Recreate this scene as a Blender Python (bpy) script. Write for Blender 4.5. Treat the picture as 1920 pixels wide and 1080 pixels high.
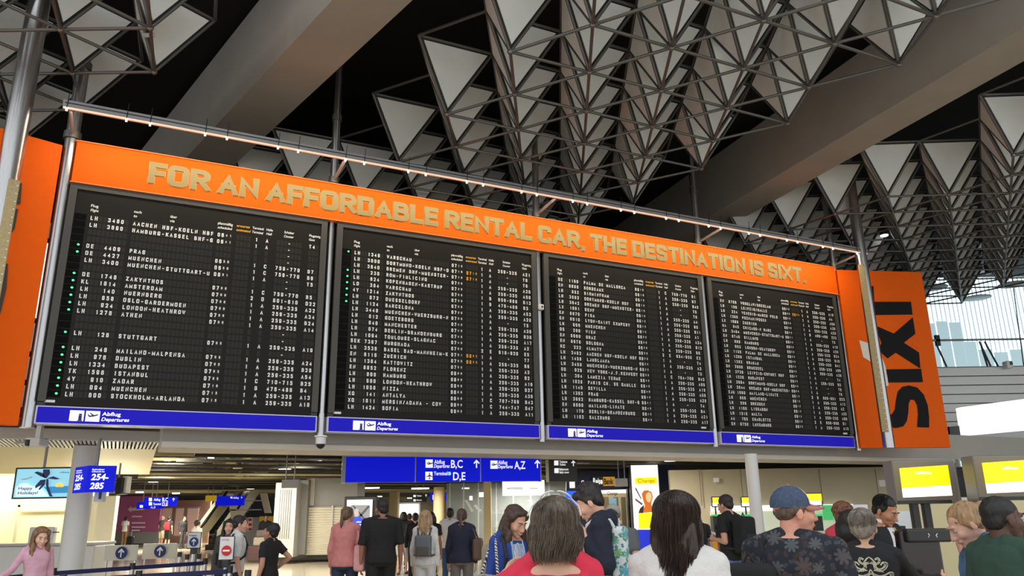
import bpy, math, random
import numpy as np
from mathutils import Vector, Matrix, Euler

for o in list(bpy.data.objects):
    bpy.data.objects.remove(o)
scene = bpy.context.scene
COL = scene.collection
R = math.radians
random.seed(7)
rng = np.random.default_rng(7)

# ------------------------------------------------------------------ camera
F, PITCH, ROLL, EYE = 1453.9, R(16.057), R(-0.886), 1.68
fwd = np.array([0, math.cos(PITCH), math.sin(PITCH)])
upv = np.array([0, -math.sin(PITCH), math.cos(PITCH)])
rgt = np.array([1.0, 0, 0])
CX = math.cos(ROLL) * rgt + math.sin(ROLL) * upv
CY = -math.sin(ROLL) * rgt + math.cos(ROLL) * upv
EYEP = np.array([0, 0, EYE])
cam = bpy.data.cameras.new('camera')
cam.lens = F / 1920 * 36
cam.sensor_width = 36
cam.clip_end = 400
cam_o = bpy.data.objects.new('camera', cam)
COL.objects.link(cam_o)
M = Matrix.Identity(4)
for i in range(3):
    M[i][0], M[i][1], M[i][2], M[i][3] = CX[i], CY[i], -fwd[i], EYEP[i]
cam_o.matrix_world = M
scene.camera = cam_o

# ------------------------------------------------------------------ world, exposure, large lights
scene.view_settings.view_transform = 'Standard'
scene.view_settings.look = 'None'
scene.view_settings.gamma = 1
scene.view_settings.use_curve_mapping = False
scene.view_settings.exposure = 0.0
W = bpy.data.worlds.new('hall_daylight')
scene.world = W
W.use_nodes = True
W.node_tree.nodes['Background'].inputs[0].default_value = (0.93, 0.97, 1.0, 1)
W.node_tree.nodes['Background'].inputs[1].default_value = 1.5


def area_light(name, loc, target, sx, sy, power, col=(1, 1, 1)):
    L = bpy.data.lights.new(name, 'AREA')
    L.shape = 'RECTANGLE'
    L.size, L.size_y = sx, sy
    L.energy, L.color = power, col
    o = bpy.data.objects.new(name, L)
    COL.objects.link(o)
    o.location = loc
    o.rotation_euler = (Vector(target) - Vector(loc)).to_track_quat('-Z', 'Y').to_euler()
    return o


# ------------------------------------------------------------------ places: pixel of the photo -> ray -> real point at a real depth
def ray(px, py):
    return fwd + CX * ((px - 960) / F) + CY * ((540 - py) / F)


def at(px, py, Y):
    r = ray(px, py)
    return EYEP + r * (Y / r[1])


def atz(px, py, z):
    r = ray(px, py)
    return EYEP + r * ((z - EYE) / r[2])


def onpl(px, py, o, n):
    r = ray(px, py)
    return EYEP + r * (np.dot(np.asarray(o) - EYEP, n) / np.dot(r, n))


def proj(p):
    p = np.asarray(p, float) - EYEP
    d = p @ fwd
    return np.array([960 + F * (p @ CX) / d, 540 - F * (p @ CY) / d])


def hdg(deg):
    return np.array([math.sin(R(deg)), math.cos(R(deg)), 0.0])


ZUP = np.array([0, 0, 1.0])
BA = R(26.458)
BU = np.array([math.cos(BA), math.sin(BA), 0])
BN = np.array([math.sin(BA), -math.cos(BA), 0])
BO = np.array([-7.8247 * .85, 13.4853 * .85, 0])


def bd(u, v, off=0.0):
    return BO + BU * u + BN * off + ZUP * v


# ------------------------------------------------------------------ materials
MATS = {}


def mat(name, col, rough=.6, metal=0., emit=0., noise=0., nscale=8., bump=0., bscale=60., ecol=None, sss=0., trans=0., alpha=1., spec=None, stretch=None, wave=None):
    if name in MATS:
        return MATS[name]
    m = bpy.data.materials.new(name)
    m.use_nodes = True
    nt = m.node_tree
    b = nt.nodes['Principled BSDF']
    c = tuple(col) + (1,)
    b.inputs['Base Color'].default_value = c
    b.inputs['Roughness'].default_value = rough
    b.inputs['Metallic'].default_value = metal
    if spec is not None:
        b.inputs['Specular IOR Level'].default_value = spec
    if emit:
        b.inputs['Emission Color'].default_value = tuple(ecol or col) + (1,)
        b.inputs['Emission Strength'].default_value = emit
    if sss:
        b.inputs['Subsurface Weight'].default_value = sss
        b.inputs['Subsurface Radius'].default_value = (.01, .004, .002)
    if trans:
        b.inputs['Transmission Weight'].default_value = trans
    if alpha < 1:
        b.inputs['Alpha'].default_value = alpha
    if noise or bump:
        tc = nt.nodes.new('ShaderNodeTexCoord')
        mp = nt.nodes.new('ShaderNodeMapping')
        nt.links.new(tc.outputs['Object'], mp.inputs[0])
        if stretch:
            mp.inputs['Scale'].default_value = stretch
    if noise:
        n = nt.nodes.new('ShaderNodeTexNoise')
        n.inputs['Scale'].default_value = nscale
        n.inputs['Detail'].default_value = 4
        nt.links.new(mp.outputs[0], n.inputs['Vector'])
        r = nt.nodes.new('ShaderNodeValToRGB')
        r.color_ramp.elements[0].position = .3
        r.color_ramp.elements[1].position = .7
        r.color_ramp.elements[0].color = tuple(max(0, x * (1 - noise)) for x in col) + (1,)
        r.color_ramp.elements[1].color = tuple(min(1, x * (1 + noise)) for x in col) + (1,)
        nt.links.new(n.outputs['Fac'], r.inputs[0])
        nt.links.new(r.outputs[0], b.inputs['Base Color'])
    if bump:
        n = nt.nodes.new('ShaderNodeTexNoise')
        n.inputs['Scale'].default_value = bscale
        nt.links.new(mp.outputs[0], n.inputs['Vector'])
        bp = nt.nodes.new('ShaderNodeBump')
        bp.inputs['Strength'].default_value = bump
        bp.inputs['Distance'].default_value = .01
        nt.links.new(n.outputs['Fac'], bp.inputs['Height'])
        nt.links.new(bp.outputs[0], b.inputs['Normal'])
    MATS[name] = m
    return m


def tint(r, g, b):
    """sRGB 0-255 -> linear"""
    return tuple(((x / 255 + .055) / 1.055) ** 2.4 if x > 10 else x / 255 / 12.92 for x in (r, g, b))


steel = mat('brushed_steel', (.42, .42, .42), .28, 1., noise=.12, nscale=30, stretch=(6, 6, .2))
dark_steel = mat('dark_steel_tube', (.2, .195, .185), .38, .9, noise=.1)
truss_paint = mat('truss_paint', (.12, .118, .112), .38, .55)
panel_white = mat('ceiling_panel_white', (.68, .71, .72), .75, noise=.03, nscale=3)
concrete = mat('beam_plaster', (.34, .315, .28), .8, noise=.05, nscale=1.2)
void_black = mat('ceiling_void_black', (.006, .006, .006), .9)
orange = mat('orange_sheet', tint(236, 96, 0), .6, noise=.02, spec=.15)
gold = mat('gold_letter', tint(140, 126, 76), .5)
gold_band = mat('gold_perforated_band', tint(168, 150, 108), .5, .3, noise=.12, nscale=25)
letter_black = mat('black_letter', (.009, .009, .011), .6, spec=.12)
board_black = mat('board_black', (.0085, .0078, .006), .55, spec=.2)
board_frame = mat('board_frame_grey', (.05, .047, .04), .5)
flap = mat('flap_cell', (.021, .0195, .016), .5, spec=.2)
lamp_cell = mat('lamp_cell_black', (.003, .003, .003), .7, spec=.08)
white_print = mat('white_print', (.92, .92, .90), .6)
amber_print = mat('amber_print', (.9, .45, .03), .6)
green_lamp = mat('green_lamp', (.05, .6, .2), .3, emit=1.3, ecol=(.10, 1, .38))
sign_blue = mat('sign_blue', (.008, .006, .34), .5, emit=.36, ecol=(.02, .012, .62), spec=.12)
sign_blue_lit = mat('sign_blue_lit', (.005, .01, .45), .5, emit=.62, ecol=(.004, .01, .72), spec=.12)
sign_white = mat('sign_white_lit', (.9, .9, .9), .4, emit=.75, ecol=(1, 1, 1))
white_metal = mat('white_metal', (.72, .72, .72), .4)
grey_metal = mat('grey_metal', (.33, .33, .33), .45, .3)
light_grey = mat('light_grey_panel', (.50, .50, .50), .5, noise=.03, nscale=2)
black_plastic = mat('black_plastic', (.012, .012, .012), .35)
glow_white = mat('glow_white', (1, 1, 1), .5, emit=6, ecol=(1, .98, .92))
glow_soft = mat('glow_soft', (1, 1, 1), .5, emit=1.15, ecol=(1, .99, .96))
strip_glow = mat('strip_glow', (1, .85, .7), .5, emit=.5, ecol=(1, .66, .45))


# ------------------------------------------------------------------ mesh building
class MB:
    def __init__(s):
        s.v, s.f, s.n = [], [], 0

    def add(s, v, f):
        v = np.asarray(v, float).reshape(-1, 3)
        s.v.append(v)
        s.f += [tuple(int(i) + s.n for i in q) for q in f]
        s.n += len(v)
        return s

    def box(s, c, size, ax=None):
        """c centre, ax = (X,Y,Z) unit axes"""
        X, Y, Z = ax if ax is not None else (np.array([1., 0, 0]), np.array([0, 1., 0]), ZUP)
        c = np.asarray(c, float)
        h = [x / 2 for x in size]
        v = [c + X * (a * h[0]) + Y * (b * h[1]) + Z * (d * h[2]) for a in (-1, 1) for b in (-1, 1) for d in (-1, 1)]
        return s.add(v, [(0, 1, 3, 2), (4, 6, 7, 5), (0, 4, 5, 1), (2, 3, 7, 6), (0, 2, 6, 4), (1, 5, 7, 3)])

    def tube(s, p, q, r, n=8, r2=None, flat=1., caps=True):
        p, q = np.asarray(p, float), np.asarray(q, float)
        d = q - p
        L = np.linalg.norm(d)
        if L < 1e-9:
            return s
        d = d / L
        a = np.cross(d, [0, 0, 1]) if abs(d[2]) < .95 else np.cross(d, [1, 0, 0])
        a /= np.linalg.norm(a)
        b = np.cross(d, a)
        r2 = r if r2 is None else r2
        v = []
        for c, rr in ((p, r), (q, r2)):
            for k in range(n):
                t = 2 * math.pi * k / n
                v.append(c + a * (math.cos(t) * rr) + b * (math.sin(t) * rr * flat))
        f = [(k, (k + 1) % n, n + (k + 1) % n, n + k) for k in range(n)]
        if caps:
            f += [tuple(range(n - 1, -1, -1)), tuple(range(n, 2 * n))]
        return s.add(v, f)

    def path(s, pts, r, n=6):
        pts = [np.asarray(p, float) for p in pts]
        rs = r if hasattr(r, '__len__') else [r] * len(pts)
        rings = []
        for i, p in enumerate(pts):
            d = pts[min(i + 1, len(pts) - 1)] - pts[max(i - 1, 0)]
            d = d / (np.linalg.norm(d) + 1e-12)
            a = np.cross(d, [.13, .27, 1]) if abs(d[2]) < .9 else np.cross(d, [1, .2, .1])
            a /= np.linalg.norm(a)
            b = np.cross(d, a)
            rings += [p + (a * math.cos(2 * math.pi * k / n) + b * math.sin(2 * math.pi * k / n)) * rs[i] for k in range(n)]
        f = []
        for i in range(len(pts) - 1):
            f += [(i * n + k, i * n + (k + 1) % n, (i + 1) * n + (k + 1) % n, (i + 1) * n + k) for k in range(n)]
        m = (len(pts) - 1) * n
        f += [tuple(range(n - 1, -1, -1)), tuple(range(m, m + n))]
        return s.add(rings, f)

    def poly(s, pts, th=0., nrm=None):
        """flat polygon, extruded by th against nrm when th"""
        pts = [np.asarray(p, float) for p in pts]
        n = len(pts)
        if not th:
            return s.add(pts, [tuple(range(n))])
        nrm = np.asarray(nrm, float)
        v = pts + [p - nrm * th for p in pts]
        f = [tuple(range(n)), tuple(range(2 * n - 1, n - 1, -1))]
        f += [(k, k + n, (k + 1) % n + n, (k + 1) % n) for k in range(n)]
        return s.add(v, f)

    def lathe(s, prof, c=(0, 0, 0), n=24, ax=None):
        X, Y, Z = ax if ax is not None else (np.array([1., 0, 0]), np.array([0, 1., 0]), ZUP)
        c = np.asarray(c, float)
        v = []
        for r, z in prof:
            v += [c + X * (r * math.cos(2 * math.pi * k / n)) + Y * (r * math.sin(2 * math.pi * k / n)) + Z * z for k in range(n)]
        f = []
        for i in range(len(prof) - 1):
            f += [(i * n + k, i * n + (k + 1) % n, (i + 1) * n + (k + 1) % n, (i + 1) * n + k) for k in range(n)]
        m = (len(prof) - 1) * n
        f += [tuple(range(n - 1, -1, -1)), tuple(range(m, m + n))]
        return s.add(v, f)

    def ell(s, c, r, n=16, m=10, rot=None):
        c = np.asarray(c, float)
        v = [(0, 0, r[2])]
        for i in range(1, m):
            t = math.pi * i / m
            v += [(r[0] * math.sin(t) * math.cos(2 * math.pi * k / n), r[1] * math.sin(t) * math.sin(2 * math.pi * k / n), r[2] * math.cos(t)) for k in range(n)]
        v.append((0, 0, -r[2]))
        v = np.array(v)
        if rot is not None:
            v = v @ np.asarray(rot).T
        f = [(0, 1 + k, 1 + (k + 1) % n) for k in range(n)]
        for i in range(m - 2):
            a = 1 + i * n
            f += [(a + k, a + n + k, a + n + (k + 1) % n, a + (k + 1) % n) for k in range(n)]
        a = 1 + (m - 2) * n
        f += [(len(v) - 1, a + (k + 1) % n, a + k) for k in range(n)]
        return s.add(v + c, f)

    def mesh(s, name, off=None):
        me = bpy.data.meshes.new(name)
        v = np.concatenate(s.v) if s.v else np.zeros((0, 3))
        if off is not None:
            v = v - np.asarray(off)
        me.from_pydata(v.tolist(), [], s.f)
        me.update()
        return me

    def build(s, name, m, parent=None, smooth=False, local=False, bevel=0.):
        off = None
        if parent is not None and not local:
            off = np.array(parent.location)
            if parent.parent is not None:
                off = off + np.array(parent.parent.location)
        if parent is None and not local:
            v = np.concatenate(s.v)
            off = np.array([(v[:, 0].min() + v[:, 0].max()) / 2, (v[:, 1].min() + v[:, 1].max()) / 2, v[:, 2].min()])
        me = s.mesh(name, off)
        me.materials.append(m)
        if smooth:
            me.polygons.foreach_set('use_smooth', [True] * len(me.polygons))
            try:
                me.set_sharp_from_angle(angle=R(40))
            except Exception:
                pass
        o = bpy.data.objects.new(name, me)
        COL.objects.link(o)
        if parent is not None:
            o.parent = parent
        elif off is not None:
            o.location = off
        if bevel:
            bv = o.modifiers.new('bevel', 'BEVEL')
            bv.width = bevel
            bv.segments = 2
            bv.limit_method = 'ANGLE'
        return o


def thing(name, label, cat, loc, group=None):
    o = bpy.data.objects.new(name, None)
    o.empty_display_size = .1
    COL.objects.link(o)
    o.location = tuple(float(x) for x in loc)
    return tag(o, label, cat, group)


def tag(o, label, cat, group=None):
    o['label'] = label
    o['category'] = cat
    if group:
        o['group'] = group
    return o


def struct(o, label, cat):
    o['kind'] = 'structure'
    return tag(o, label, cat)


# ------------------------------------------------------------------ lettering (built-in font only)
def font_mesh(body, offset=0., shear=0., extrude=0., res=3):
    cu = bpy.data.curves.new('lettering', 'FONT')
    cu.body = body
    cu.offset = offset
    cu.shear = shear
    cu.extrude = extrude
    cu.resolution_u = res
    ob = bpy.data.objects.new('lettering', cu)
    COL.objects.link(ob)
    dg = bpy.context.evaluated_depsgraph_get()
    ev = ob.evaluated_get(dg)
    me = ev.to_mesh()
    v = np.zeros(len(me.vertices) * 3)
    me.vertices.foreach_get('co', v)
    f = [tuple(p.vertices) for p in me.polygons]
    ev.to_mesh_clear()
    bpy.data.objects.remove(ob)
    bpy.data.curves.remove(cu)
    return v.reshape(-1, 3), f


CAP = font_mesh('H')[0][:, 1].max()
TXT = {}


def text(mb, body, o, X, Y, cap, width=None, offset=.012, shear=0., th=0., align=0., squeeze=1.):
    """letters with cap height `cap` from origin o along X / up Y; width fits the string; align 0 left .5 centre 1 right"""
    key = (body, offset, shear, th > 0)
    if key not in TXT:
        v, f = font_mesh(body, offset, shear, .5 if th else 0.)
        v = v / CAP
        if len(v):
            v[:, 0] -= v[:, 0].min()
        TXT[key] = (v, f)
    v, f = TXT[key]
    if not len(v):
        return
    w = v[:, 0].max()
    sx = width / w if width else cap * squeeze
    Zn = np.cross(X, Y)
    z = np.where(v[:, 2] > 0, 1., 0.)[:, None] * th if th else np.zeros((len(v), 1))
    x = v[:, 0] * sx - align * w * sx
    P = np.asarray(o, float) + np.outer(x, X) + np.outer(v[:, 1] * cap, Y) + z * Zn
    mb.add(P, f)
    return w * sx


GL = {}


def glyph(mb, ch, o, X, Y, w, h, offset=.02):
    if ch == ' ':
        return
    if ch not in GL:
        v, f = font_mesh(ch, offset)
        v = v / CAP
        lo, hi = v[:, 0].min(), v[:, 0].max()
        v[:, 0] = (v[:, 0] - (lo + hi) / 2)
        GL[ch] = (v, f, hi - lo)
    v, f, gw = GL[ch]
    sx = min(w / max(gw, .62), h * .95)
    if ch in "1I-./":
        sx = h * .72
    P = np.asarray(o, float) + np.outer(v[:, 0] * sx + w / 2, X) + np.outer(v[:, 1] * h, Y)
    mb.add(P, f)


def shape(mb, pts, o, X, Y, s, th=0.):
    n = np.cross(X, Y)
    mb.poly([np.asarray(o, float) + X * (x * s) + Y * (y * s) for x, y in pts], th, n)


PLANE = [(.06, .47), (.13, .47), (.26, .40), (.40, .42), (.20, .70), (.30, .70), (.60, .47), (.84, .52), (.95, .58), (.92, .64), (.80, .64), (.52, .53), (.24, .32), (.10, .40)]
PLANE = [(.08, .62), (.16, .62), (.26, .50), (.44, .52), (.22, .72), (.32, .74), (.60, .55), (.82, .62), (.94, .60), (.90, .52), (.62, .42), (.30, .36), (.20, .38)]
JET = [(.5, .95), (.56, .85), (.56, .6), (.93, .38), (.93, .3), (.56, .42), (.55, .2), (.66, .1), (.66, .05), (.5, .09), (.34, .05), (.34, .1), (.45, .2), (.44, .42), (.07, .3), (.07, .38), (.44, .6), (.44, .85)]
ARROW = [(.43, 0), (.57, 0), (.57, .70), (.78, .49), (.88, .60), (.5, 1), (.12, .60), (.22, .49), (.43, .70)]

# ------------------------------------------------------------------ own grotesque capitals drawn as thick strokes
SG = {
 'A': (1, 'L0,0 .5,1 1,0;L.22,.34 .78,.34'), 'B': (.9, 'L0,0 0,1;C0,1 .95,1 .95,.53 0,.53;C0,.53 1.05,.53 1.05,0 0,0'),
 'C': (.95, 'C1,.7 1,1 .5,1 0,1 0,.5 0,0 .5,0 1,0 1,.3'), 'D': (.95, 'L0,0 0,1;C0,1 .6,1 1,1 1,.5 1,0 .6,0 0,0'),
 'E': (.78, 'L1,1 0,1 0,0 1,0;L0,.52 .9,.52'), 'F': (.75, 'L1,1 0,1 0,0;L0,.5 .9,.5'),
 'G': (1, 'C1,.72 1,1 .5,1 0,1 0,.5 0,0 .5,0 1,0 1,.35;L.55,.46 1,.46 1,0'), 'H': (.93, 'L0,0 0,1;L1,0 1,1;L0,.52 1,.52'),
 'I': (0, 'L0,0 0,1'), 'J': (.75, 'C1,1 1,.3 1,0 .5,0 0,0 0,.32'), 'K': (.95, 'L0,0 0,1;L1,1 .05,.42;L.38,.62 1,0'), 'L': (.75, 'L0,1 0,0 1,0'),
 'M': (1.2, 'L0,0 0,1 .5,.12 1,1 1,0'), 'N': (.95, 'L0,0 0,1 1,0 1,1'), 'O': (1, 'C.5,1 0,1 0,.5 0,0 .5,0 1,0 1,.5 1,1 .5,1'),
 'P': (.88, 'L0,0 0,1;C0,1 1,1 1,.45 0,.45'), 'Q': (1, 'C.5,1 0,1 0,.5 0,0 .5,0 1,0 1,.5 1,1 .5,1;L.6,.25 1,-.02'),
 'R': (.92, 'L0,0 0,1;C0,1 1,1 1,.48 0,.48;L.5,.48 1,0'), 'S': (.9, 'C.98,.72 .98,1 .5,1 .02,1 .02,.72 .02,.55 .5,.5 .98,.45 .98,.26 .98,0 .5,0 .0,0 .0,.28'),
 'T': (.88, 'L0,1 1,1;L.5,1 .5,0'), 'U': (.93, 'C0,1 0,.3 0,0 .5,0 1,0 1,.3 1,1'), 'V': (1, 'L0,1 .5,0 1,1'), 'W': (1.35, 'L0,1 .25,0 .5,.9 .75,0 1,1'),
 'X': (1, 'L0,0 1,1;L0,1 1,0'), 'Y': (1, 'L0,1 .5,.45 1,1;L.5,.45 .5,0'), 'Z': (.88, 'L0,1 1,1 0,0 1,0'),
 '0': (.85, 'C.5,1 0,1 0,.5 0,0 .5,0 1,0 1,.5 1,1 .5,1'), '1': (.4, 'L0,.75 .9,1 .9,0'), '2': (.82, 'C0,.7 0,1 .5,1 1,1 1,.7 1,.5 0,.0;L0,0 1,0'),
 '3': (.84, 'C0,.76 0,1 .5,1 1,1 .95,.55 .4,.53;C.4,.53 1.05,.53 1.05,0 .5,0 0,0 0,.26'), '4': (.88, 'L.75,0 .75,1 0,.28 1,.28'), '5': (.84, 'L.92,1 .12,1 .06,.5;C.06,.5 .3,.62 1,.65 1,.3 1,0 .5,0 0,0 0,.25'),
 '6': (.84, 'C.95,.76 .95,1 .5,1 0,1 0,.5 0,0 .5,0 1,0 1,.32 1,.6 .5,.6 .0,.6 .0,.35'), '7': (.8, 'L0,1 1,1 .35,0'), '8': (.85, 'C.5,.53 .05,.53 .05,1 .5,1 .95,1 .95,.53 .5,.53;C.5,.53 0,.53 0,0 .5,0 1,0 1,.53 .5,.53'),
 '9': (.84, 'C.05,.24 .05,0 .5,0 1,0 1,.5 1,1 .5,1 0,1 0,.68 0,.4 .5,.4 1,.4 1,.65'), '-': (.55, 'L0,.45 1,.45'), '.': (0, 'L0,-.02 0,.06'), ',': (0, 'L.0,.06 0,-.02 -.09,-.16'), '/': (.6, 'L0,0 1,1'), ' ': (.35, '')}
SGC = {}
SGZ = {}


def stroke_glyph(ch, t, cond=.6):
    """2-D verts/faces of one capital, cap height 1, baseline 0, x from 0; returns width"""
    key = (ch, t, cond)
    if key in SGC:
        return SGC[key]
    wr, spec = SG.get(ch, SG['-'])
    w = wr * (cond - t) if ch != ' ' else .2 - t
    V, Fc, Z = [], [], []
    for pi_, part in enumerate(filter(None, spec.split(';'))):
        P = np.array([[float(x) for x in q.split(',')] for q in part[1:].split()])
        if part[0] == 'C':
            for _ in range(3):
                Q = [P[0]]
                for a, b in zip(P[:-1], P[1:]):
                    Q += [a * .75 + b * .25, a * .25 + b * .75]
                P = np.array(Q + [P[-1]])
            n = len(P)
            if np.allclose(P[0], P[-1]):
                pass
        P = P * [w, 1 - t] + [t / 2, t / 2]
        sharp = part[0] == 'L'
        closed = len(P) > 3 and np.allclose(P[0], P[-1])
        if sharp:
            # extend the ends to the cap line / baseline
            for e, q in ((0, 1), (-1, -2)):
                d = P[e] - P[q]
                d = d / np.linalg.norm(d)
                if (P[e][1] < t * .6 and abs(d[1]) > .3) or (P[e][1] > 1 - t * .6 and abs(d[1]) > .3):
                    P[e] = P[e] + d * (t / 2 / abs(d[1]))
                elif abs(d[0]) > .9:
                    P[e] = P[e] + d * t / 2
        L, Rr = [], []
        for i in range(len(P)):
            a = P[i - 1] if i else (P[-2] if closed else None)
            b = P[i + 1] if i + 1 < len(P) else (P[1] if closed else None)
            d1 = (P[i] - a) / np.linalg.norm(P[i] - a) if a is not None else None
            d2 = (b - P[i]) / np.linalg.norm(b - P[i]) if b is not None else None
            if d1 is None: d1 = d2
            if d2 is None: d2 = d1
            n1, n2 = np.array([-d1[1], d1[0]]), np.array([-d2[1], d2[0]])
            m = n1 + n2
            m = m / (np.linalg.norm(m) + 1e-9)
            k = t / 2 / max(.42, m @ n1)
            L.append(P[i] + m * k)
            Rr.append(P[i] - m * k)
        o = len(V)
        V += L + Rr
        Z += [pi_] * (2 * len(P))
        n = len(P)
        Fc += [(o + i, o + n + i, o + n + i + 1, o + i + 1) for i in range(n - 1)]
    V = np.array(V) if V else np.zeros((0, 2))
    if len(V):
        V[:, 1] = np.clip(V[:, 1], -.17 if ch in ',.Q' else 0, 1)
        V[:, 0] = np.clip(V[:, 0], -t * .3, None)
    SGC[key] = (V, Fc, w + t)
    SGZ[key] = np.array(Z, float)
    return SGC[key]


def caps(mb, s, o, X, Y, cap, width=None, t=.2, gap=.08, cond=.62, th=0., grow=0., squeeze=1.):
    """a line of own capitals; th extrudes them out of the wall"""
    tot = []
    x = 0
    for ch in s:
        V, Fc, w = stroke_glyph(ch, t, cond)
        tot.append((x, ch))
        x += w + gap
    sx = width / (x - gap) if width else cap * squeeze
    n = np.cross(X, Y)
    o = np.asarray(o, float)
    for x0, ch in tot:
        V, Fc, w = stroke_glyph(ch, t + grow, cond + grow)
        if not len(V):
            continue
        P = o + np.outer((V[:, 0] + x0 - grow / 2) * sx, X) + np.outer((V[:, 1] * (1 + grow) - grow / 2) * cap, Y)
        if th:
            m = len(P)
            z_ = SGZ[(ch, t + grow, cond + grow)] * .0012
            mb.add(np.concatenate([P + n * th + np.outer(z_, n), P]), [q for q in Fc] + [(a, b, b + m, a + m) for q in Fc for a, b in zip(q, q[1:] + q[:1])])
        else:
            mb.add(P, Fc)


def glyph(mb, ch, o, X, Y, w, h, t=.19):
    if ch == ' ':
        return
    if ch not in SG:
        ch = '-'
    V, Fc, gw = stroke_glyph(ch, t, .62)
    if ch in 'MW':
        sx = w * 1.1 / gw
    else:
        sx = min(h, w * 1.1 / gw)
    mb.add(np.asarray(o, float) + np.outer((V[:, 0] - gw / 2) * sx + w / 2, X) + np.outer(V[:, 1] * h, Y), Fc)

# ================================================================== LARGE STRUCTURE
Zc = EYE + 9.5
o = MB().box((6, 40, Zc + .05), (90, 62, .1)).build('ceiling', void_black)
struct(o, 'black ceiling void above the hanging truss clusters', 'ceiling')
floor_m = mat('floor_polished', tint(206, 194, 170), .12, noise=.05, nscale=.6)
o = MB().box((5, 38, -.05), (110, 120, .1)).build('floor', floor_m)
struct(o, 'polished beige terminal floor', 'floor')


def beam(name, bl, br, tl, label):
    zb = EYE + 7.5
    p0, p1 = atz(*bl[0], zb), atz(*bl[1], zb)
    q0, q1 = atz(*br[0], zb), atz(*br[1], zb)
    d = (p1 - p0) / np.linalg.norm(p1 - p0) + (q1 - q0) / np.linalg.norm(q1 - q0)
    d /= np.linalg.norm(d)
    n = np.cross(d, ZUP)
    pm, qm = (p0 + p1) / 2, (q0 + q1) / 2
    zt = (onpl(*tl[0], pm, n)[2] + onpl(*tl[1], pm, n)[2]) / 2
    zt = min(zt, Zc)
    mb = MB()
    v = []
    for t in (-14, 34):
        for c, z in ((pm, zb), (qm, zb), (qm, zt), (pm, zt)):
            v.append([*(c + d * t)[:2], z])
    mb.add(v, [(0, 1, 2, 3), (7, 6, 5, 4), (0, 4, 5, 1), (1, 5, 6, 2), (2, 6, 7, 3), (3, 7, 4, 0)])
    struct(mb.build(name, concrete), label, 'beam')


beam('beam', [(620, 0), (347, 300)], [(777, 0), (433, 313)], [(487, 0), (263, 283)], 'wide grey ceiling beam running diagonally at upper left')
beam('beam', [(1920, 50), (1407, 360)], [(1920, 115), (1480, 360)], [(1633, 80), (1280, 337)], 'wide grey ceiling beam running diagonally at upper right')


# ------------------------------------------------------------------ space frames with white triangular panels
frame_black = mat('panel_frame_black', (.012, .012, .012), .6)


def space_frame(label, O2, e1, e2, keys):
    O2, e1, e2 = [np.array([*p, 0.0]) for p in (O2, e1, e2)]
    zl, zu = EYE + 6.8, EYE + 8.0
    keys = set(keys)
    B = {k: O2 + e1 * k[0] + e2 * k[1] + ZUP * zl for k in keys}
    T = {}
    tet = {}
    for (i, j) in sorted(keys):
        ks = [(i, j), (i + 1, j), (i, j + 1)]
        for k in ks:
            T[k] = O2 + e1 * k[0] + e2 * k[1] - (e1 + e2) / 3 + ZUP * zu
        tet[(i, j)] = ks
    cen = sum(B.values()) / len(B)
    root = thing('space_frame', label, 'ceiling truss', (cen[0], cen[1], zu))

    def vis(p):
        x, y = proj(p)
        return np.dot(np.asarray(p) - EYEP, fwd) > 1 and -150 < x < 2070 and -150 < y < 620
    # panels
    P = []
    for k, ks in tet.items():
        b = B[k]
        c = (T[ks[0]] + T[ks[1]] + T[ks[2]] + b) / 4
        for a, d in ((0, 1), (0, 2), (1, 2)):
            tri = [T[ks[a]], T[ks[d]], b]
            n = np.cross(tri[1] - tri[0], tri[2] - tri[0])
            n /= np.linalg.norm(n)
            m = sum(tri) / 3
            if np.dot(n, m - c) < 0:
                n = -n
                tri = [tri[1], tri[0], tri[2]]
            w = [m + (p - m) * .86 for p in tri]
            px = [proj(p) for p in w]
            A = abs(np.cross(px[1] - px[0], px[2] - px[0])) / 2
            if not any(vis(p) for p in tri):
                A *= .001
            P.append((A, w, n))
    P.sort(key=lambda t: -t[0])
    rest, back = MB(), MB()
    for q, (A, w, n) in enumerate(P):
        mb = MB() if q < 100 else rest
        mb.poly([p + n * .015 for p in w], .03, n)
        m = sum(w) / 3
        fr_ = back if q >= 100 else MB()
        fr_.poly([m + (p - m) * 1.13 - n * .006 for p in w], .02, n)
        if q < 100:
            po_ = mb.build('ceiling_panel', panel_white, root)
            fr_.build('panel_frame', frame_black, po_)
    if len(P) > 100:
        rest.build('ceiling_panels', panel_white, root)['kind'] = 'stuff'
        back.build('panel_frames', frame_black, root)['kind'] = 'stuff'
    # struts
    S = []
    for (i, j), p in B.items():
        for k in ((i + 1, j), (i, j + 1), (i - 1, j + 1)):
            if k in B:
                S.append((p, B[k], .026))
        for k in tet[(i, j)]:
            S.append((p, T[k], .025))
    for (i, j), p in T.items():
        for k in ((i + 1, j), (i, j + 1), (i - 1, j + 1)):
            if k in T:
                S.append((p, T[k], .028))
    L = []
    for a, b, r in S:
        l = np.linalg.norm(proj(a) - proj(b)) * r
        if not (vis(a) or vis(b)):
            l = 0
        L.append((l, a, b, r))
    L.sort(key=lambda t: -t[0])
    rest = MB()
    for q, (l, a, b, r) in enumerate(L):
        mb = MB() if q < 100 else rest
        mb.tube(a, b, r, 8)
        if q < 100:
            mb.build('strut', truss_paint, root, smooth=True)
    if len(L) > 100:
        rest.build('struts', truss_paint, root, smooth=True)['kind'] = 'stuff'
    nd = [(-np.linalg.norm(p - EYEP), p) for p in B.values() if vis(p)]
    nd.sort(key=lambda t: -t[0])
    for d, p in nd[:60]:
        MB().ell(p, (.05, .05, .05), 10, 6).build('node_joint', dark_steel, root, smooth=True)
    return root


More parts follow.
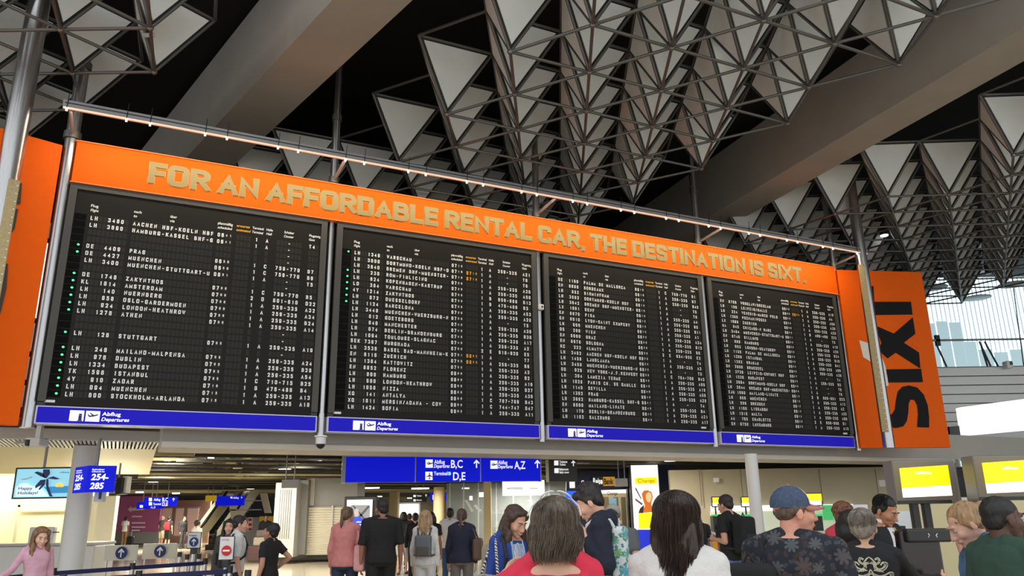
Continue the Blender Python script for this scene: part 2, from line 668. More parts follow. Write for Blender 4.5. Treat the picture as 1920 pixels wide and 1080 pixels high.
k1 = [(i, j) for i in range(-3, 7) for j in range(-5, 11) if -2 * i <= j <= 8 - 2 * i and 10.471 + .614 * i + 1.27 * j < 23.5]
k1 += [(-4, 6), (-4, 7), (-5, 8), (-5, 7)]
space_frame('central ceiling truss cluster of white triangular panels between the two beams', (.03, 10.471), (1.273, .614), (.066, 1.27), k1)
k2 = [(i, j) for i in range(-4, 4) for j in range(-6, 9) if -4 - 2 * i <= j <= 2 - 2 * i and not (i >= 2 and j > -4) and -12 < -6.478 + .84 * i - .46 * j and 6.5 < 9.729 + 1.15 * i + 1.152 * j < 16]
space_frame('upper left ceiling truss cluster of white triangular panels beside the left beam', (-6.478, 9.729), (.84, 1.15), (-.46, 1.152), k2)
k3 = [(i, j) for i in range(-6, 5) for j in range(-9, 12) if -2 * i <= j + (i % 2 == 1 and i < 0) * 1 and -2 * i <= j + 1 and (i, j) != (0, -1) and j <= 10]
k3 = [(i, j) for i in range(-6, 6) for j in range(-10, 13) if j >= {-6: 6, -5: 5, -4: 3, -3: 2, -2: 1, -1: 0, 0: 0, 1: -2, 2: -3, 3: -4, 4: -5, 5: -6}[i] and j <= (10 if i <= 0 else 8)]
space_frame('right ceiling truss cluster of white triangular panels above the daylit window', (10.013, 16.478), (1.373, -.056), (.581, .994), k3)

# ------------------------------------------------------------------ ceiling spotlights, sensors
def spot(name, px, py, Y, r, h, label, lit, top=None, m=black_plastic):
    p = at(px, py, Y)
    t = thing(name, label, 'lamp', p)
    MB().lathe([(r * .7, h), (r, h * .9), (r, .02), (r * .92, 0)], p, 16).build('lamp_housing', m, t, smooth=True)
    MB().lathe([(r * .86, -.004), (r * .86, -.02), (r * .4, -.035)], p, 16).build('lens', glow_white if lit else mat('lens_grey', (.5, .5, .5), .2), t, smooth=True)
    MB().tube(p + ZUP * h, p + ZUP * (top or Zc - p[2]), .012).build('cable', black_plastic, t)
    return t


spot('spotlight', 1363, 78, 11.6, .115, .5, 'lit black cylinder spotlight hanging on a cable among upper panels', True)
spot('spotlight', 1057, 298, 17.2, .09, .35, 'grey cylinder spotlight hanging behind the middle of the light bar', False, m=grey_metal)
spot('spotlight', 1658, 441, 22.0, .13, .4, 'lit spotlight under the right truss beside the right steel post', True)
spot('spotlight', 1777, 523, 27.5, .12, .4, 'dark spotlight hanging in front of the window top', False)
spot('spotlight', 1853, 512, 26.5, .1, .6, 'dark cylinder spotlight rightmost below the right truss', False)
for (px, py, Y, lab) in ((1040, 352, 15.5, 'small grey camera bracket on top of the light bar middle'), (1362, 407, 16.5, 'small grey camera bracket on top of the light bar right half')):
    pass
p = at(278, 66, 10.5)
t = thing('ceiling_sensor', 'small pale sensor clipped to the left truss node', 'sensor', p)
d = np.array([.75, .45, .32]); d /= np.linalg.norm(d)
MB().tube(p - d * .09, p + d * .09, .035, 10).build('sensor_body', light_grey, t, smooth=True)
MB().tube(p, p + ZUP * .09, .008, 6).build('clip', black_plastic, t)
for (px, py, Y, r, lab) in ((1843, 458, 26, .55, 'nearest'), (1828, 508, 28, .5, 'middle'), (1832, 559, 30, .52, 'lowest'), (1750, 540, 28, .5, 'leftmost, half behind the orange panel'), (1900, 534, 27, .5, 'rightmost, cut by the picture edge')):
    p = at(px, py, Y)
    t = thing('disc_reflector', 'pale round disc hanging below right truss, ' + {'nearest': 'upper one', 'middle': 'faint one in the middle', 'lowest': 'lowest one before the window'}.get(lab, lab), 'ceiling disc', p, 'discs hanging under the right truss')
    MB().lathe([(r * .98, .03), (r, .015), (r, 0), (r * .95, -.01)], p, 28).build('disc', light_grey, t, smooth=True)
    MB().tube(p, p + ZUP * (Zc - p[2]), .012).build('hanger', black_plastic, t)

# ================================================================== DEPARTURES BOARD
FL = [
 """LH 3480|AACHEN HBF-KOELN HBF|0641||1A|-|T4
LH 3690|HAMBURG-KASSEL BHF-G|0641||1A|-|
|||||-|
|||||-|
*DE 4409|PRAG|0650||1C|759-770|B7
*DE 4427|MUENCHEN|0650||1C|759-770|B9
LH 3400|MUENCHEN-STUTTGART-U|0651||1A|-|T5
|||||-|
*DE 1748|ZAKYNTHOS|0700||1C|759-770|B5
*KL 1814|AMSTERDAM|0700||2D|801-810|D22
*LH 140|NUERNBERG|0700||1A|259-335|A32
*LH 858|OSLO-GARDERMOEN|0700||1A|259-335|A34
*LH 924|LONDON-HEATHROW|0700||1A|259-335|B24
*LH 1278|ATHEN|0700||1A|259-335|A14
|||||-|
|||||-|
*LH 126|STUTTGART|0705||1A|259-335|A19
|||||-|
*LH 246|MAILAND-MALPENSA|0705||1A|259-335|A24
*LH 976|DUBLIN|0705||1A|259-335|B26
*LH 1334|BUDAPEST|0705||1A|259-335|A54
*TK 1598|ISTANBUL|0705||1C|710-715|B25
*4Y 910|ZADAR|0710||1B|476-488|B4
*LH 094|MUENCHEN|0715||1A|259-335|A13
*LH 800|STOCKHOLM-ARLANDA|0715||1A|259-335|A18""",
 """*LH 1346|WARSCHAU|0715||1A|259-335|A21
LH 3600|DORTMUND-KOELN HBF-D|0719|0719|1A|-|T6
LH 3640|BREMEN BHF-MUENSTER-|0719|0719|1A|-|T6
*LH 230|ROM-FIULICINO|0720||1A|259-335|A26
*LH 824|KOPENHAGEN-KASTRUP|0720||1A|259-335|A50
*LO 384|WARSCHAU|0720||1B|656-688|B13
*4Y 1214|ZAKYNTHOS|0730||1B|476-488|B3
*LH 072|DUESSELDORF|0730||1A|259-335|A52
*LH 1124|BARCELONA|0730||1A|259-335|A28
LH 3448|MUENCHEN-WUERZBURG-N|0735||1A|-|T5
LH 812|GOETEBORG|0740||1A|259-335|A36
LH 940|MANCHESTER|0740||1A|259-335|B30
LH 074|BERLIN-BRANDENBURG|0745||1A|259-335|A17
LH 1094|TOULOUSE-BLAGNAC|0745||1A|259-335|A2
SEK 7387|HURGHADA|0750||2E|918-920|E5
LH 3536|BASEL BAD-MANNHEIM-K|0751|0802|1A|-|T7
EN 8116|ZUERICH|0755|0825|1A|259-335|B6
LH 1384|KATTOWITZ|0755||1A|259-335|A3
EN 8852|FLORENZ|0800||1A|259-335|B2
LH 006|HAMBURG|0800||1A|259-335|A16
LH 900|LONDON-HEATHROW|0800||1A|259-335|B27
LH 1058|NIZZA|0800||1A|259-335|A30
XQ 141|ANTALYA|0800||1C|787-789|B43
XQ 1611|MERSIN/ADANA - COV|0800||1C|744-747|B47
LH 1424|SOFIA|0805||1A|259-335|A11""",
 """DE 1160|PALMA DE MALLORCA|0810||1C|759-770|B1
EN 8900|BORDEAUX|0810||1A|259-335|B7
LH 952|BIRMINFHAM|0810||1A|259-335|B45
LH 3602|DORTMUND-KOELN HBF|0810||1A|-|T6
LH 3642|BREMEN BHF-MUENSTER-|0810||1A|-|T6
LX 1081|GENF|0810||1A|259-335|A4
EN 8870|PISA|0815||1A|259-335|B5
EN 8910|LYON-SAINT EXUPERY|0815||1A|259-335|B11
LH 096|MUENCHEN|0815||1A|259-335|A1
OS 200|WIEN|0820||1A|259-335|A24
EN 8060|GRAZ|0820||1A|259-335|B12
EN 8878|BOLOGNA|0820||1A|259-335|B8
KC 222|ALMATY|0830||2E|954-956|E2
LH 3482|AACHEN HBF-KOELN HBF|0830||1A|-|T4
LH 1458|LJUBLJANA|0835||1A|259-335|A3
LH 3450|MUENCHEN-WUERZBURG-N|0835||1A|-|T5
SQ 026|NEW YORK-J.F.KENNEDY|0835||1C|704-709|B42
LH 304|LAMEZIA TERME|0840||1A|259-335|A66
LH 1028|PARIS CH. DE GAULLE|0840||1A|259-335|A19
LH 1140|SEVILLA|0840||1A|259-335|A50
LH 1392|PRAG|0840||1A|259-335|A26
LH 3692|HAMBURG-KASSEL BHF-G|0841||1A|-|T4
EN 8800|MAILAND-LINATE|0845||1A|259-335|B4
LH 176|BERLIN-BRANDENBURG|0845||1A|259-335|A21
LH 1102|SALZBURG|0845||1A|259-335|A17""",
 """EN 8766|WROCLAW/BRESLAU|0850||1A|259-335|A18
LH 156|LEIPZIG/HALLE|0850|0900|1A|259-335|A4
LH 324|VENEDIG-MARCO POLO|0850||1A|259-335|A58
LH 1388|POZNAN/POSEN|0850||1A|259-335|A30
LX 1069|ZUERICH|0850||1A|259-335|A23
UA 945|CHICAGO-N HARE|0850||1B|489-498|Z22
LH 3404|MUENCHEN-STUTTGART-U|0851||1A|-|T5
EN 8740|BILLUND|0855||1A|259-335|A18
LH 008|HAMBURG|0900||1A|259-335|A28
LH 902|LONDON-HEATHROW|0900||1A|259-335|B24
LH 1156|PALMA DE MALLORCA|0900||1A|259-335|B10
LH 1298|ISTANBUL|0900||1A|259-335|B41
LH 1362|KRAKAU|0905||1A|259-335|A60
SN 2608|BRUESSEL|0905||1A|259-335|A36
LH 3730|LEIPZIG-ERFURT HBF|0907||1A|-|T4
LH 1336|BUDAPEST|0905||1A|259-335|B3
LH 3604|DORTMUND-KOELN HBF|0908||1A|-|T6
LH 3644|BREMEN BHF-MUENSTER-|0908||1A|-|T6
EJU 1960|MAILAND-LINATE|0910||2D|880-881|D23
LH 098|MUENCHEN|0915||1A|259-335|A13
LH 206|DRESDEN|0915||1A|259-335|A2
LH 1168|LISSABON|0915||1A|259-335|A25
LH 1310|MALTA|0915||1A|259-335|A69
AA 705|CHARLOTTE|0920||2E|959-960|D1
EN 8750|LUXEMBURG|0925||1A|259-335|A15"""]
CP = .0622
GROUPS = ((-.007, 9), (.604, 20), (1.893, 4), (2.2, 4), (2.505, 1), (2.683, 1), (2.874, 7), (3.424, 3))
WORDS = ('leftmost', 'second from left', 'third from left', 'rightmost')
for k in range(4):
    a = 4.25 * k
    root = thing('departure_board', 'split-flap departure board, %s of four, black with white letters' % WORDS[k], 'departure board', bd(a + 1.69, 3.28), 'split-flap departure boards')
    ax = (BU, BN, ZUP)
    MB().box(bd(a + 1.692, 5.04, -.2), (4.074, .34, 3.52), ax).build('housing', black_plastic, root)
    f = MB()
    f.box(bd(a + 1.692, 6.744, -.01), (4.074, .06, .107), ax)
    f.box(bd(a - .292, 5.01, -.01), (.107, .06, 3.36), ax)
    f.box(bd(a + 3.676, 5.01, -.01), (.107, .06, 3.36), ax)
    f.build('board_frame', board_frame, root)
    MB().box(bd(a + 1.692, 4.985, -.03), (3.86, .04, 3.41), ax).build('board_face', board_black, root)
    cells = MB()
    for r in range(25):
        vc = 6.243 - .1164 * r
        for u0, n in GROUPS:
            for c in range(n):
                u = a + u0 + CP * (c + .5) - .008
                cells.add([bd(u + x, vc + y, -.008) for x, y in ((-.026, -.046), (.026, -.046), (.026, .046), (-.026, .046))], [(0, 1, 2, 3)])
    cells.build('flap_cells', flap, root)
    lc = MB()
    for r in range(25):
        vc = 6.243 - .1164 * r
        lc.add([bd(a + x, vc + y, -.008) for x, y in ((-.23, -.053), (-.063, -.053), (-.063, .053), (-.23, .053))], [(0, 1, 2, 3)])
    lc.build('lamp_column', lamp_cell, root)
    # printed captions
    cap = MB()
    am = MB()
    for u, w1, s1, w2, s2, m in ((-.02, .105, 'Flug', .115, 'Flight', cap), (.6, .11, 'nach', .05, 'to', cap), (1.142, .1, 'über', .07, 'via', cap), (1.884, .24, 'planmäßig', .235, 'scheduled', cap),
                                 (2.188, .215, 'erwartet', .235, 'estimated', am), (2.447, .185, 'Terminal', .185, 'Terminal', cap), (2.683, .105, 'Halle', .095, 'Hall', cap), (2.985, .17, 'Schalter', .165, 'Counter', cap), (3.418, .2, 'Flugsteig', .1, 'Gate', cap)):
        text(m, s1, bd(a + u, 6.43, -.006), BU, ZUP, .042, w1, .012)
        text(m, s2, bd(a + u, 6.355, -.006), BU, ZUP, .042, w2, .012, .2)
    cap.build('column_captions', white_print, root)
    am.build('estimated_caption', amber_print, root)['label'] = 'amber caption reading erwartet estimated'
    for r, line in enumerate(FL[k].split('\n')):
        lamp = line.startswith('*')
        fl, dest, tm, est, th, cnt, gate = line.lstrip('*').split('|')
        v0 = 6.211 - .1164 * r
        mb = MB()

        def put(s, u, hh=.066, dv=0., w=.043, m=mb, cp=CP):
            for q, ch in enumerate(s):
                glyph(m, ch, bd(a + u + q * cp, v0 + dv, -.004), BU, ZUP, w, hh)
        if fl:
            al, num = fl.split()
            put(al, -.007)
            put(num.rjust(4), -.007 + 4 * CP)
        put(dest, .604)
        if tm:
            put(tm[:2], 1.893)
            put(tm[2:], 1.893 + 2 * CP + .008, .04, .018, .027)
        if th:
            put(th[0], 2.505)
            put(th[1], 2.683)
        put(cnt if len(cnt) > 1 else '   -', 2.874)
        put(gate, 3.424)
        if mb.n:
            mb.build('flight_lettering', white_print, root)
        if est:
            e = MB()
            for q, ch in enumerate(est):
                glyph(e, ch, bd(a + 2.2 + q * CP + (.008 if q > 1 else 0), v0 + (0 if q < 2 else .018), -.004), BU, ZUP, .043 if q < 2 else .027, .066 if q < 2 else .04)
            e.build('estimated_time', amber_print, root)['label'] = 'amber estimated time'
        if lamp:
            MB().ell(bd(a - .117, v0 + .035, .0), (.019, .019, .017), 10, 6).build('status_lamp', green_lamp, root, smooth=True)['label'] = 'lit green status lamp'
    ul = -.184 if k < 2 else 3.46
    MB().box(bd(a + ul, 3.336, -.003), (.13, .01, .036), ax).build('data_plate', white_metal, root)
    # blue strip
    s = thing('departures_sign', 'blue Abflug Departures strip under the %s departure board' % WORDS[k], 'sign', bd(a + 1.692, 3.0), 'blue strips under the departure boards')
    MB().box(bd(a + 1.692, 3.137, -.13), (4.074, .26, .262), ax).build('sign_case', mat('sign_edge', (.62, .6, .75), .4), s)
    MB().box(bd(a + 1.692, 3.137, .0), (4.03, .02, .226), ax).build('sign_face', sign_blue, s)
    ic = MB()
    for u in (.095, .305):
        ic.box(bd(a + u + .093, 3.135, .012), (.186, .006, .155), ax)
    ic.build('pictogram_field', sign_white, s)
    pic = MB()
    text(pic, 'i', bd(a + .21, 3.068, .017), BU, ZUP, .1, .05, .05)
    pic.box(bd(a + .235, 3.064, .0165), (.07, .002, .012), ax)
    shape(pic, PLANE, bd(a + .312, 3.06, .017), BU, ZUP, .17)
    pic.build('pictogram', mat('sign_dark_blue', (.01, .01, .12), .5), s)
    lt = MB()
    text(lt, 'Abflug', bd(a + .52, 3.15, .012), BU, ZUP, .052, .25, .015)
    text(lt, 'Departures', bd(a + .515, 3.07, .012), BU, ZUP, .052, .38, .012, .25)
    lt.build('lettering', sign_white, s)

# header
hd = thing('header_board', 'long orange header board with gold slogan letters above the departure boards', 'advertising board', bd(8.1, 6.79))
ax = (BU, BN, ZUP)
MB().box(bd(8.12, 7.145, -.04), (16.93, .14, .70), ax).build('sheet', orange, hd, bevel=.008)
edge = mat('orange_edge', tint(255, 140, 70), .4)
e = MB()
e.box(bd(8.12, 7.5, -.03), (16.95, .17, .014), ax)
e.box(bd(8.12, 6.79, -.03), (16.95, .17, .012), ax)
e.build('edge_trim', edge, hd)
SLOGAN = 'FOR AN AFFORDABLE RENTAL CAR, THE DESTINATION IS SIXT.'
U0, U1 = .741, 15.49
halo = MB()
letters = MB()
caps(letters, SLOGAN, bd(U0, 6.965, .031), BU, ZUP, .375, U1 - U0, .232, .07, .78, .02)
letters.build('slogan_letters', gold, hd)
caps(halo, SLOGAN, bd(U0, 6.965, .0305), BU, ZUP, .375, U1 - U0, .232, .07, .78, 0, .05)
halo.build('letter_outline', mat('letter_outline', tint(255, 160, 70), .5), hd)


# ------------------------------------------------------------------ posts
def post(px, label, u=None, p=None, r=.085, z0=2.95, z1=None, band=None):
    b = bd(u, 0, -.1) if p is None else np.array([p[0], p[1], 0.])
    t = thing('steel_post', label, 'post', (b[0], b[1], z0), 'steel posts carrying the board')
    z1 = z1 or Zc
    MB().tube(b + ZUP * z0, b + ZUP * z1, r, 28).build('pole', steel, t, smooth=True)
    c = MB()
    for z in px:
        c.lathe([(r * 1.02, z - .07), (r * 1.3, z - .06), (r * 1.3, z + .06), (r * 1.02, z + .07)], b, 24)
    if px:
        c.build('clamp', dark_steel, t, smooth=True)
    return t, b


names = ('steel post at the left end of the departure boards', 'steel post between the first and second departure boards', 'steel post between the second and third departure boards', 'steel post between the third and fourth departure boards', 'steel post behind the right end of the orange header')
for k in range(5):
    post((7.62, 8.9), names[k], u=4.25 * k - .43 if k < 4 else 16.7, r=.1 if k == 0 else .07)
# gold-banded large posts in front of the orange side panels
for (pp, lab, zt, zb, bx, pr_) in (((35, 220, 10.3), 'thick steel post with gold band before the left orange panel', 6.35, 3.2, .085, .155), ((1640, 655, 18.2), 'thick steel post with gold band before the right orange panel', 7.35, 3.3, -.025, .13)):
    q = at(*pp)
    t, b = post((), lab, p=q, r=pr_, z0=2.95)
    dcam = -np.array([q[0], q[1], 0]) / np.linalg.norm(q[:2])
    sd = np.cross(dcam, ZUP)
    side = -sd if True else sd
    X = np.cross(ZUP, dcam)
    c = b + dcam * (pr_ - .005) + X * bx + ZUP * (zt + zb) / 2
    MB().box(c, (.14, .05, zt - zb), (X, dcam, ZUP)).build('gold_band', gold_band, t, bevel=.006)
    g = MB()
    for z in np.arange(zb + .06, zt, .12):
        g.tube(b + dcam * (pr_ + .019) + X * (bx + .045) + ZUP * z, b + dcam * (pr_ + .025) + X * (bx + .045) + ZUP * z, .012, 8)
    g.build('rivets', steel, t)

# ------------------------------------------------------------------ light bar
lb = thing('light_bar', 'long grey light bar with warm glowing strip mounted ahead of the orange header', 'light bar', bd(8.1, 7.65, .8))
MB().box(bd(8.15, 7.72, .8), (17.36, .12, .11), ax).build('rail', mat('rail_grey', (.30, .30, .31), .45, .3), lb)
MB().box(bd(8.15, 7.725, .865), (17.3, .012, .012), ax).build('cable', black_plastic, lb)
MB().box(bd(8.15, 7.654, .83), (17.34, .045, .016), ax).build('light_strip', strip_glow, lb)
for k in range(5):
    u = 4.25 * k - .43 if k < 4 else 16.7
    MB().tube(bd(u, 7.62, -.02), bd(u, 7.69, .76), .03, 10).build('bracket_arm', grey_metal, lb, smooth=True)
for q in range(30):
    u = -.35 + q * .575 + (.12 if q % 2 else -.12)
    MB().tube(bd(u, 7.64, .872), bd(u + .01, 7.9, .872), .006, 5).build('cable_tie', black_plastic, lb)
    MB().box(bd(u, 7.625, .85), (.03, .03, .055), ax).build('clip', mat('clip_glow', (1, .9, .8), .5, emit=1.5, ecol=(1, .85, .7)), lb)
bar_lamp = area_light('bar_lamp', bd(8.15, 7.63, .78), bd(8.15, 6.2, -.1), 17.2, .06, 185, (1, .80, .58))

# ------------------------------------------------------------------ orange side panels
h = hdg(82)
n = np.array([h[1], -h[0], 0.])
po = bd(16.62, 0, .05)
a0 = onpl(1566, 600, po, n); a1 = onpl(1755, 674, po, n)
zt = (onpl(1650, 508, po, n)[2]); zb = onpl(1690, 839.5, po, n)[2]
w = np.dot(a1 - po, h)
sp_ = thing('orange_panel', 'orange panel with black vertical SIXT lettering right of the boards', 'advertising board', po + h * w / 2 + ZUP * zb)
MB().box(po + h * w / 2 - n * .06 + ZUP * (zt + zb) / 2, (w, .12, zt - zb), (h, n, ZUP)).build('sheet', orange, sp_, bevel=.006)


def onslab(mb, pts, pl, nn, off=.012, sc=1, ox=0, oy=0):
    mb.poly([onpl(ox + x / sc, oy + y / sc, pl, nn) + nn * off for x, y in pts], .008, nn)


lg = MB()
K = dict(sc=3., ox=1640, oy=500)
onslab(lg, [(-12, 198), (203, 198), (212, 270), (-8, 272)], po, n, **K)
onslab(lg, [(-45, 110), (-8, 110), (4, 350), (-32, 350)], po, n, .0115, **K)
onslab(lg, [(213, 286), (228, 378), (163, 428), (248, 483), (256, 573), (118, 484), (72, 516), (20, 470), (38, 430), (0, 330), (107, 377)], po, n, **K)
onslab(lg, [(60, 578), (260, 575), (270, 650), (66, 652)], po, n, **K)
onslab(lg, [(305, 905), (238, 903), (243, 830), (238, 780), (222, 750), (200, 748), (190, 770), (188, 820), (180, 868), (160, 898), (120, 908), (70, 900), (35, 870), (18, 800), (14, 690), (40, 690), (46, 780), (64, 826), (95, 832), (112, 806), (120, 745), (130, 702), (155, 676), (190, 668), (238, 680), (275, 720), (297, 780), (305, 845)], po, n, **K)
lg.build('logo_lettering', letter_black, sp_)['label'] = 'black vertical logo lettering'
sw = MB()
onslab(sw, [(45, 612), (98, 628), (133, 668), (152, 715), (162, 770), (166, 800), (138, 800), (125, 740), (100, 705), (62, 682)], po, n, .014, 2.2, 1590, 360)
sw.build('white_swoosh', mat('swoosh_white', (.75, .72, .66), .5), sp_)['label'] = 'white curved stroke of the logo'

h2 = hdg(45)
n2 = np.array([h2[1], -h2[0], 0.])
po2 = bd(-.62, 0, .02)
zt2 = (onpl(47, 252, po2, n2)[2] + onpl(115, 272, po2, n2)[2]) / 2
zb2 = onpl(20, 797, po2, n2)[2]
e2_ = onpl(76, 534, po2, n2)
wl = 4.2
cL = e2_ - h2 * wl / 2
sl = thing('orange_panel', 'orange panel left of the boards behind the thick post', 'advertising board', [cL[0], cL[1], zb2])
MB().box([cL[0] - n2[0] * .06, cL[1] - n2[1] * .06, (zt2 + zb2) / 2], (wl, .12, zt2 - zb2), (h2, n2, ZUP)).build('sheet', orange, sl, bevel=.006)
lg = MB()
brown = mat('brown_black_print', (.035, .02, .012), .5)
for P_ in ([(12, 342), (41, 344), (38, 383), (8, 386)], [(6, 390), (34, 392), (27, 430), (18, 440), (2, 436)], [(-20, 490), (15, 495), (12, 540), (0, 590), (-25, 600)]):
    onslab(lg, P_, po2, n2)
lg.build('logo_lettering', brown, sl)['label'] = 'dark lettering half hidden by the post'

# ================================================================== HALL BEHIND AND BELOW THE BOARD
XU, YU = np.array([1., 0, 0]), np.array([0, 1., 0])


def rect(x0, y0, x1, y1, d):
    """pixel rectangle at depth d -> centre, width, height of an upright camera-facing rectangle"""
    c = at((x0 + x1) / 2, (y0 + y1) / 2, d)
    w = at(x1, (y0 + y1) / 2, d)[0] - at(x0, (y0 + y1) / 2, d)[0]
    z1, z0 = at((x0 + x1) / 2, y0, d)[2], at((x0 + x1) / 2, y1, d)[2]
    return np.array([c[0], d, (z0 + z1) / 2]), w, z1 - z0


def fbox(mb, x0, y0, x1, y1, d, th=.1, hd_=90):
    c, w, h = rect(x0, y0, x1, y1, d)
    X = hdg(hd_)
    n = np.array([X[1], -X[0], 0])
    w = w / abs(X[0])
    return mb.box(c - n * th / 2, (w, th, h), (X, n, ZUP))


def fb(name, m, parent, *a, **k):
    bevel = k.pop('bevel', 0)
    return fbox(MB(), *a, **k).build(name, m, parent, bevel=bevel)


def fpoly(mb, pts, d, th=0.):
    mb.poly([at(x, y, d) for x, y in pts], th, np.array([0, -1., 0]))


def ftext(mb, s, x, y, d, cap, w=None, off=.012, shear=0., align=0, squeeze=1):
    """baseline-left at pixel x,y ; cap,w in pixels"""
    k = d / F * 1.02
    text(mb, s, at(x, y, d), XU, ZUP, cap * k, w * k if w else None, off, shear, 0, align, squeeze)


def base(x, y, d, z=0.):
    p = at(x, y, d)
    return [p[0], d, z]


cream = mat('cream_wall', tint(232, 222, 180), .7)
beige = mat('beige_wall', tint(178, 168, 142), .6, noise=.03, nscale=1.5)
soffit_m = mat('soffit_grey', tint(176, 172, 164), .5, noise=.04, nscale=1.5)
navy = mat('navy_panel', tint(22, 32, 72), .4)
dark_wall = mat('dark_wall', (.012, .012, .013), .9)
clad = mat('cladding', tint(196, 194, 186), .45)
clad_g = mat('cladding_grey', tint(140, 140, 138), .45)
yellow_lit = mat('yellow_screen', (1, .8, 0), .4, emit=1.0, ecol=(1, .78, 0))
white_lit = mat('white_screen', (1, 1, 1), .4, emit=1.1, ecol=(.97, .98, 1))
orange_front = mat('orange_front', tint(240, 160, 20), .5)
text_dark = mat('text_dark', (.02, .02, .04), .6)
belt = mat('belt_blue', tint(22, 26, 78), .6)
chrome = mat('chrome_post', (.6, .6, .6), .22, 1.)

# ---- gallery slab under and behind the board
mb = MB()
mb.box(bd(17.7, 3.12, -1.15), (32.6, 1.1, .75), ax)
mb.box(bd(-5, 3.45, -3.2), (12.8, 1.1, .75), ax)
struct(mb.build('beam', soffit_m), 'grey gallery slab edge running below the departure boards', 'gallery slab')
mb = MB()
mb.box(bd(17.7, 2.79, -.55), (32.6, .1, .09), ax)
struct(mb.build('trim_1', mat('soffit_light', tint(205, 198, 186), .5)), 'pale lower lip of the gallery slab edge', 'trim')
o = MB().box(bd(11, 3.38, -32), (110, 61, .06), ax).build('ceiling_panels', dark_wall)
o.name = 'ceiling'
struct(o, 'dark open technical ceiling of the hall below the gallery', 'ceiling')
for nm, c, s, m, lab in (('wall_back', (-4, 80, 6), (110, .2, 14), dark_wall, 'dark far back wall of the terminal'),
                         ('wall_left', (-33, 50, 6), (.2, 70, 14), dark_wall, 'dark left side wall far back'),
                         ('wall_right', (46, 50, 6), (.2, 70, 14), dark_wall, 'dark right side wall far back')):
    struct(MB().box(c, s).build(nm, m), lab, 'wall')

grid = thing('ceiling_grid', 'dark open grid of ceiling bars and pipes under the gallery', 'ceiling grid', (-2, 30, 3.0))
grid['kind'] = 'structure'
bar_m = mat('grid_bar', (.06, .055, .045), .35, .5)
pipe_m = mat('pipe_pale', tint(190, 180, 140), .4, .3)
for q in range(44):
    off = 2.0 + q * .62 + .012 * q * q
    z = 2.96 + .18 * ((q * 7) % 5) / 5
    MB().box(bd(8.2 + rng.uniform(-1, 1) + off * .12, z, -off), (13 + off * .3, .05, .07), ax).build('grid_bar', bar_m if q % 3 else pipe_m, grid)
for q in range(26):
    off = rng.uniform(2.2, 9)
    p = bd(2.2 + q * .48, 3.05 + rng.uniform(0, .2), -off)
    e = p - BN * rng.uniform(8, 18) + BU * rng.uniform(-2, 5)
    MB().tube(p, e, .035, 6).build('pipe', pipe_m if q % 4 == 0 else bar_m, grid)
    MB().tube(e, e + ZUP * (3.35 - e[2]), .02, 6).build('drop_rod', pipe_m, grid)
    MB().box((p + e) / 2 - ZUP * .06, (.25, .08, .09)).build('cable_box', pipe_m if q % 2 else bar_m, grid)
# ---- ceiling lamps under the gallery
LAMPS = ((332, 842, 18.6, 'round ceiling lamp near the slatted canopy corner', 1), (318, 862, 21.5, 'second ceiling lamp behind the canopy corner', 1), (306, 889, 27, 'ceiling lamp above the far people at left', 1), (288, 903, 32, 'ceiling lamp beyond the blue counter sign', 0),
         (388, 858, 22, 'pair lamp left of the hanging box sign', 0), (534, 881, 25, 'ceiling lamp just behind the two rods of the grey box', 1), (592, 866, 21.5, 'ceiling lamp under the dome camera', 1), (490, 889, 27.5, 'ceiling lamp above the escalator', 1), (445, 904, 36, 'far ceiling lamp above the yellow sign', 0), (470, 916, 45, 'farthest ceiling lamp above the blue escalator sign', 0),
         (694, 915, 40, 'left tube lamp behind the large blue sign', 1), (788, 916, 42, 'middle tube lamp behind the large blue sign', 1), (868, 914, 40, 'right tube lamp behind the large blue sign', 1), (1224, 859, 20.5, 'bright ceiling lamp above the exchange advertising panel', 1), (1258, 863, 22.5, 'ceiling lamp right of the exchange advertising panel', 0), (1105, 859, 20.3, 'ceiling lamp above the exchange kiosk sign', 0),
         (330, 925, 43, 'added far ceiling lamp above the travellers at the shop wall', 2), (262, 923, 40, 'added far ceiling lamp before the magenta wall', 2), (420, 929, 52, 'added far ceiling lamp behind the escalator sign', 2), (712, 931, 60, 'added far ceiling lamp behind the player display', 2), (768, 934, 66, 'added far ceiling lamp above the white screen', 2), (850, 928, 54, 'added far ceiling lamp behind the right beige column', 2), (985, 905, 31, 'added ceiling lamp behind the worldshop light box', 2))  # lamps of this row are added to brighten the dim far hall
for (px, py, d, lab, light) in LAMPS:
    p = at(px, py, d)
    t = thing('ceiling_light', lab, 'ceiling lamp', p, 'lamps under the gallery')
    tube_ = 'tube' in lab
    s = (.9 if tube_ else .34, .2, .05)
    MB().box(p + ZUP * .045, (s[0] + .06, s[1] + .06, .04)).build('fixture', grey_metal, t)
    MB().box(p, s).build('diffuser', glow_white, t, bevel=.015)
    MB().tube(p + ZUP * .06, (p[0], p[1], 3.33), .01, 6).build('rod', grey_metal, t)
    if light:
        area_light('lamp_light', p - ZUP * .04, p - ZUP, .6, .3, 170 if light == 1 else 330, (1, .93, .8))

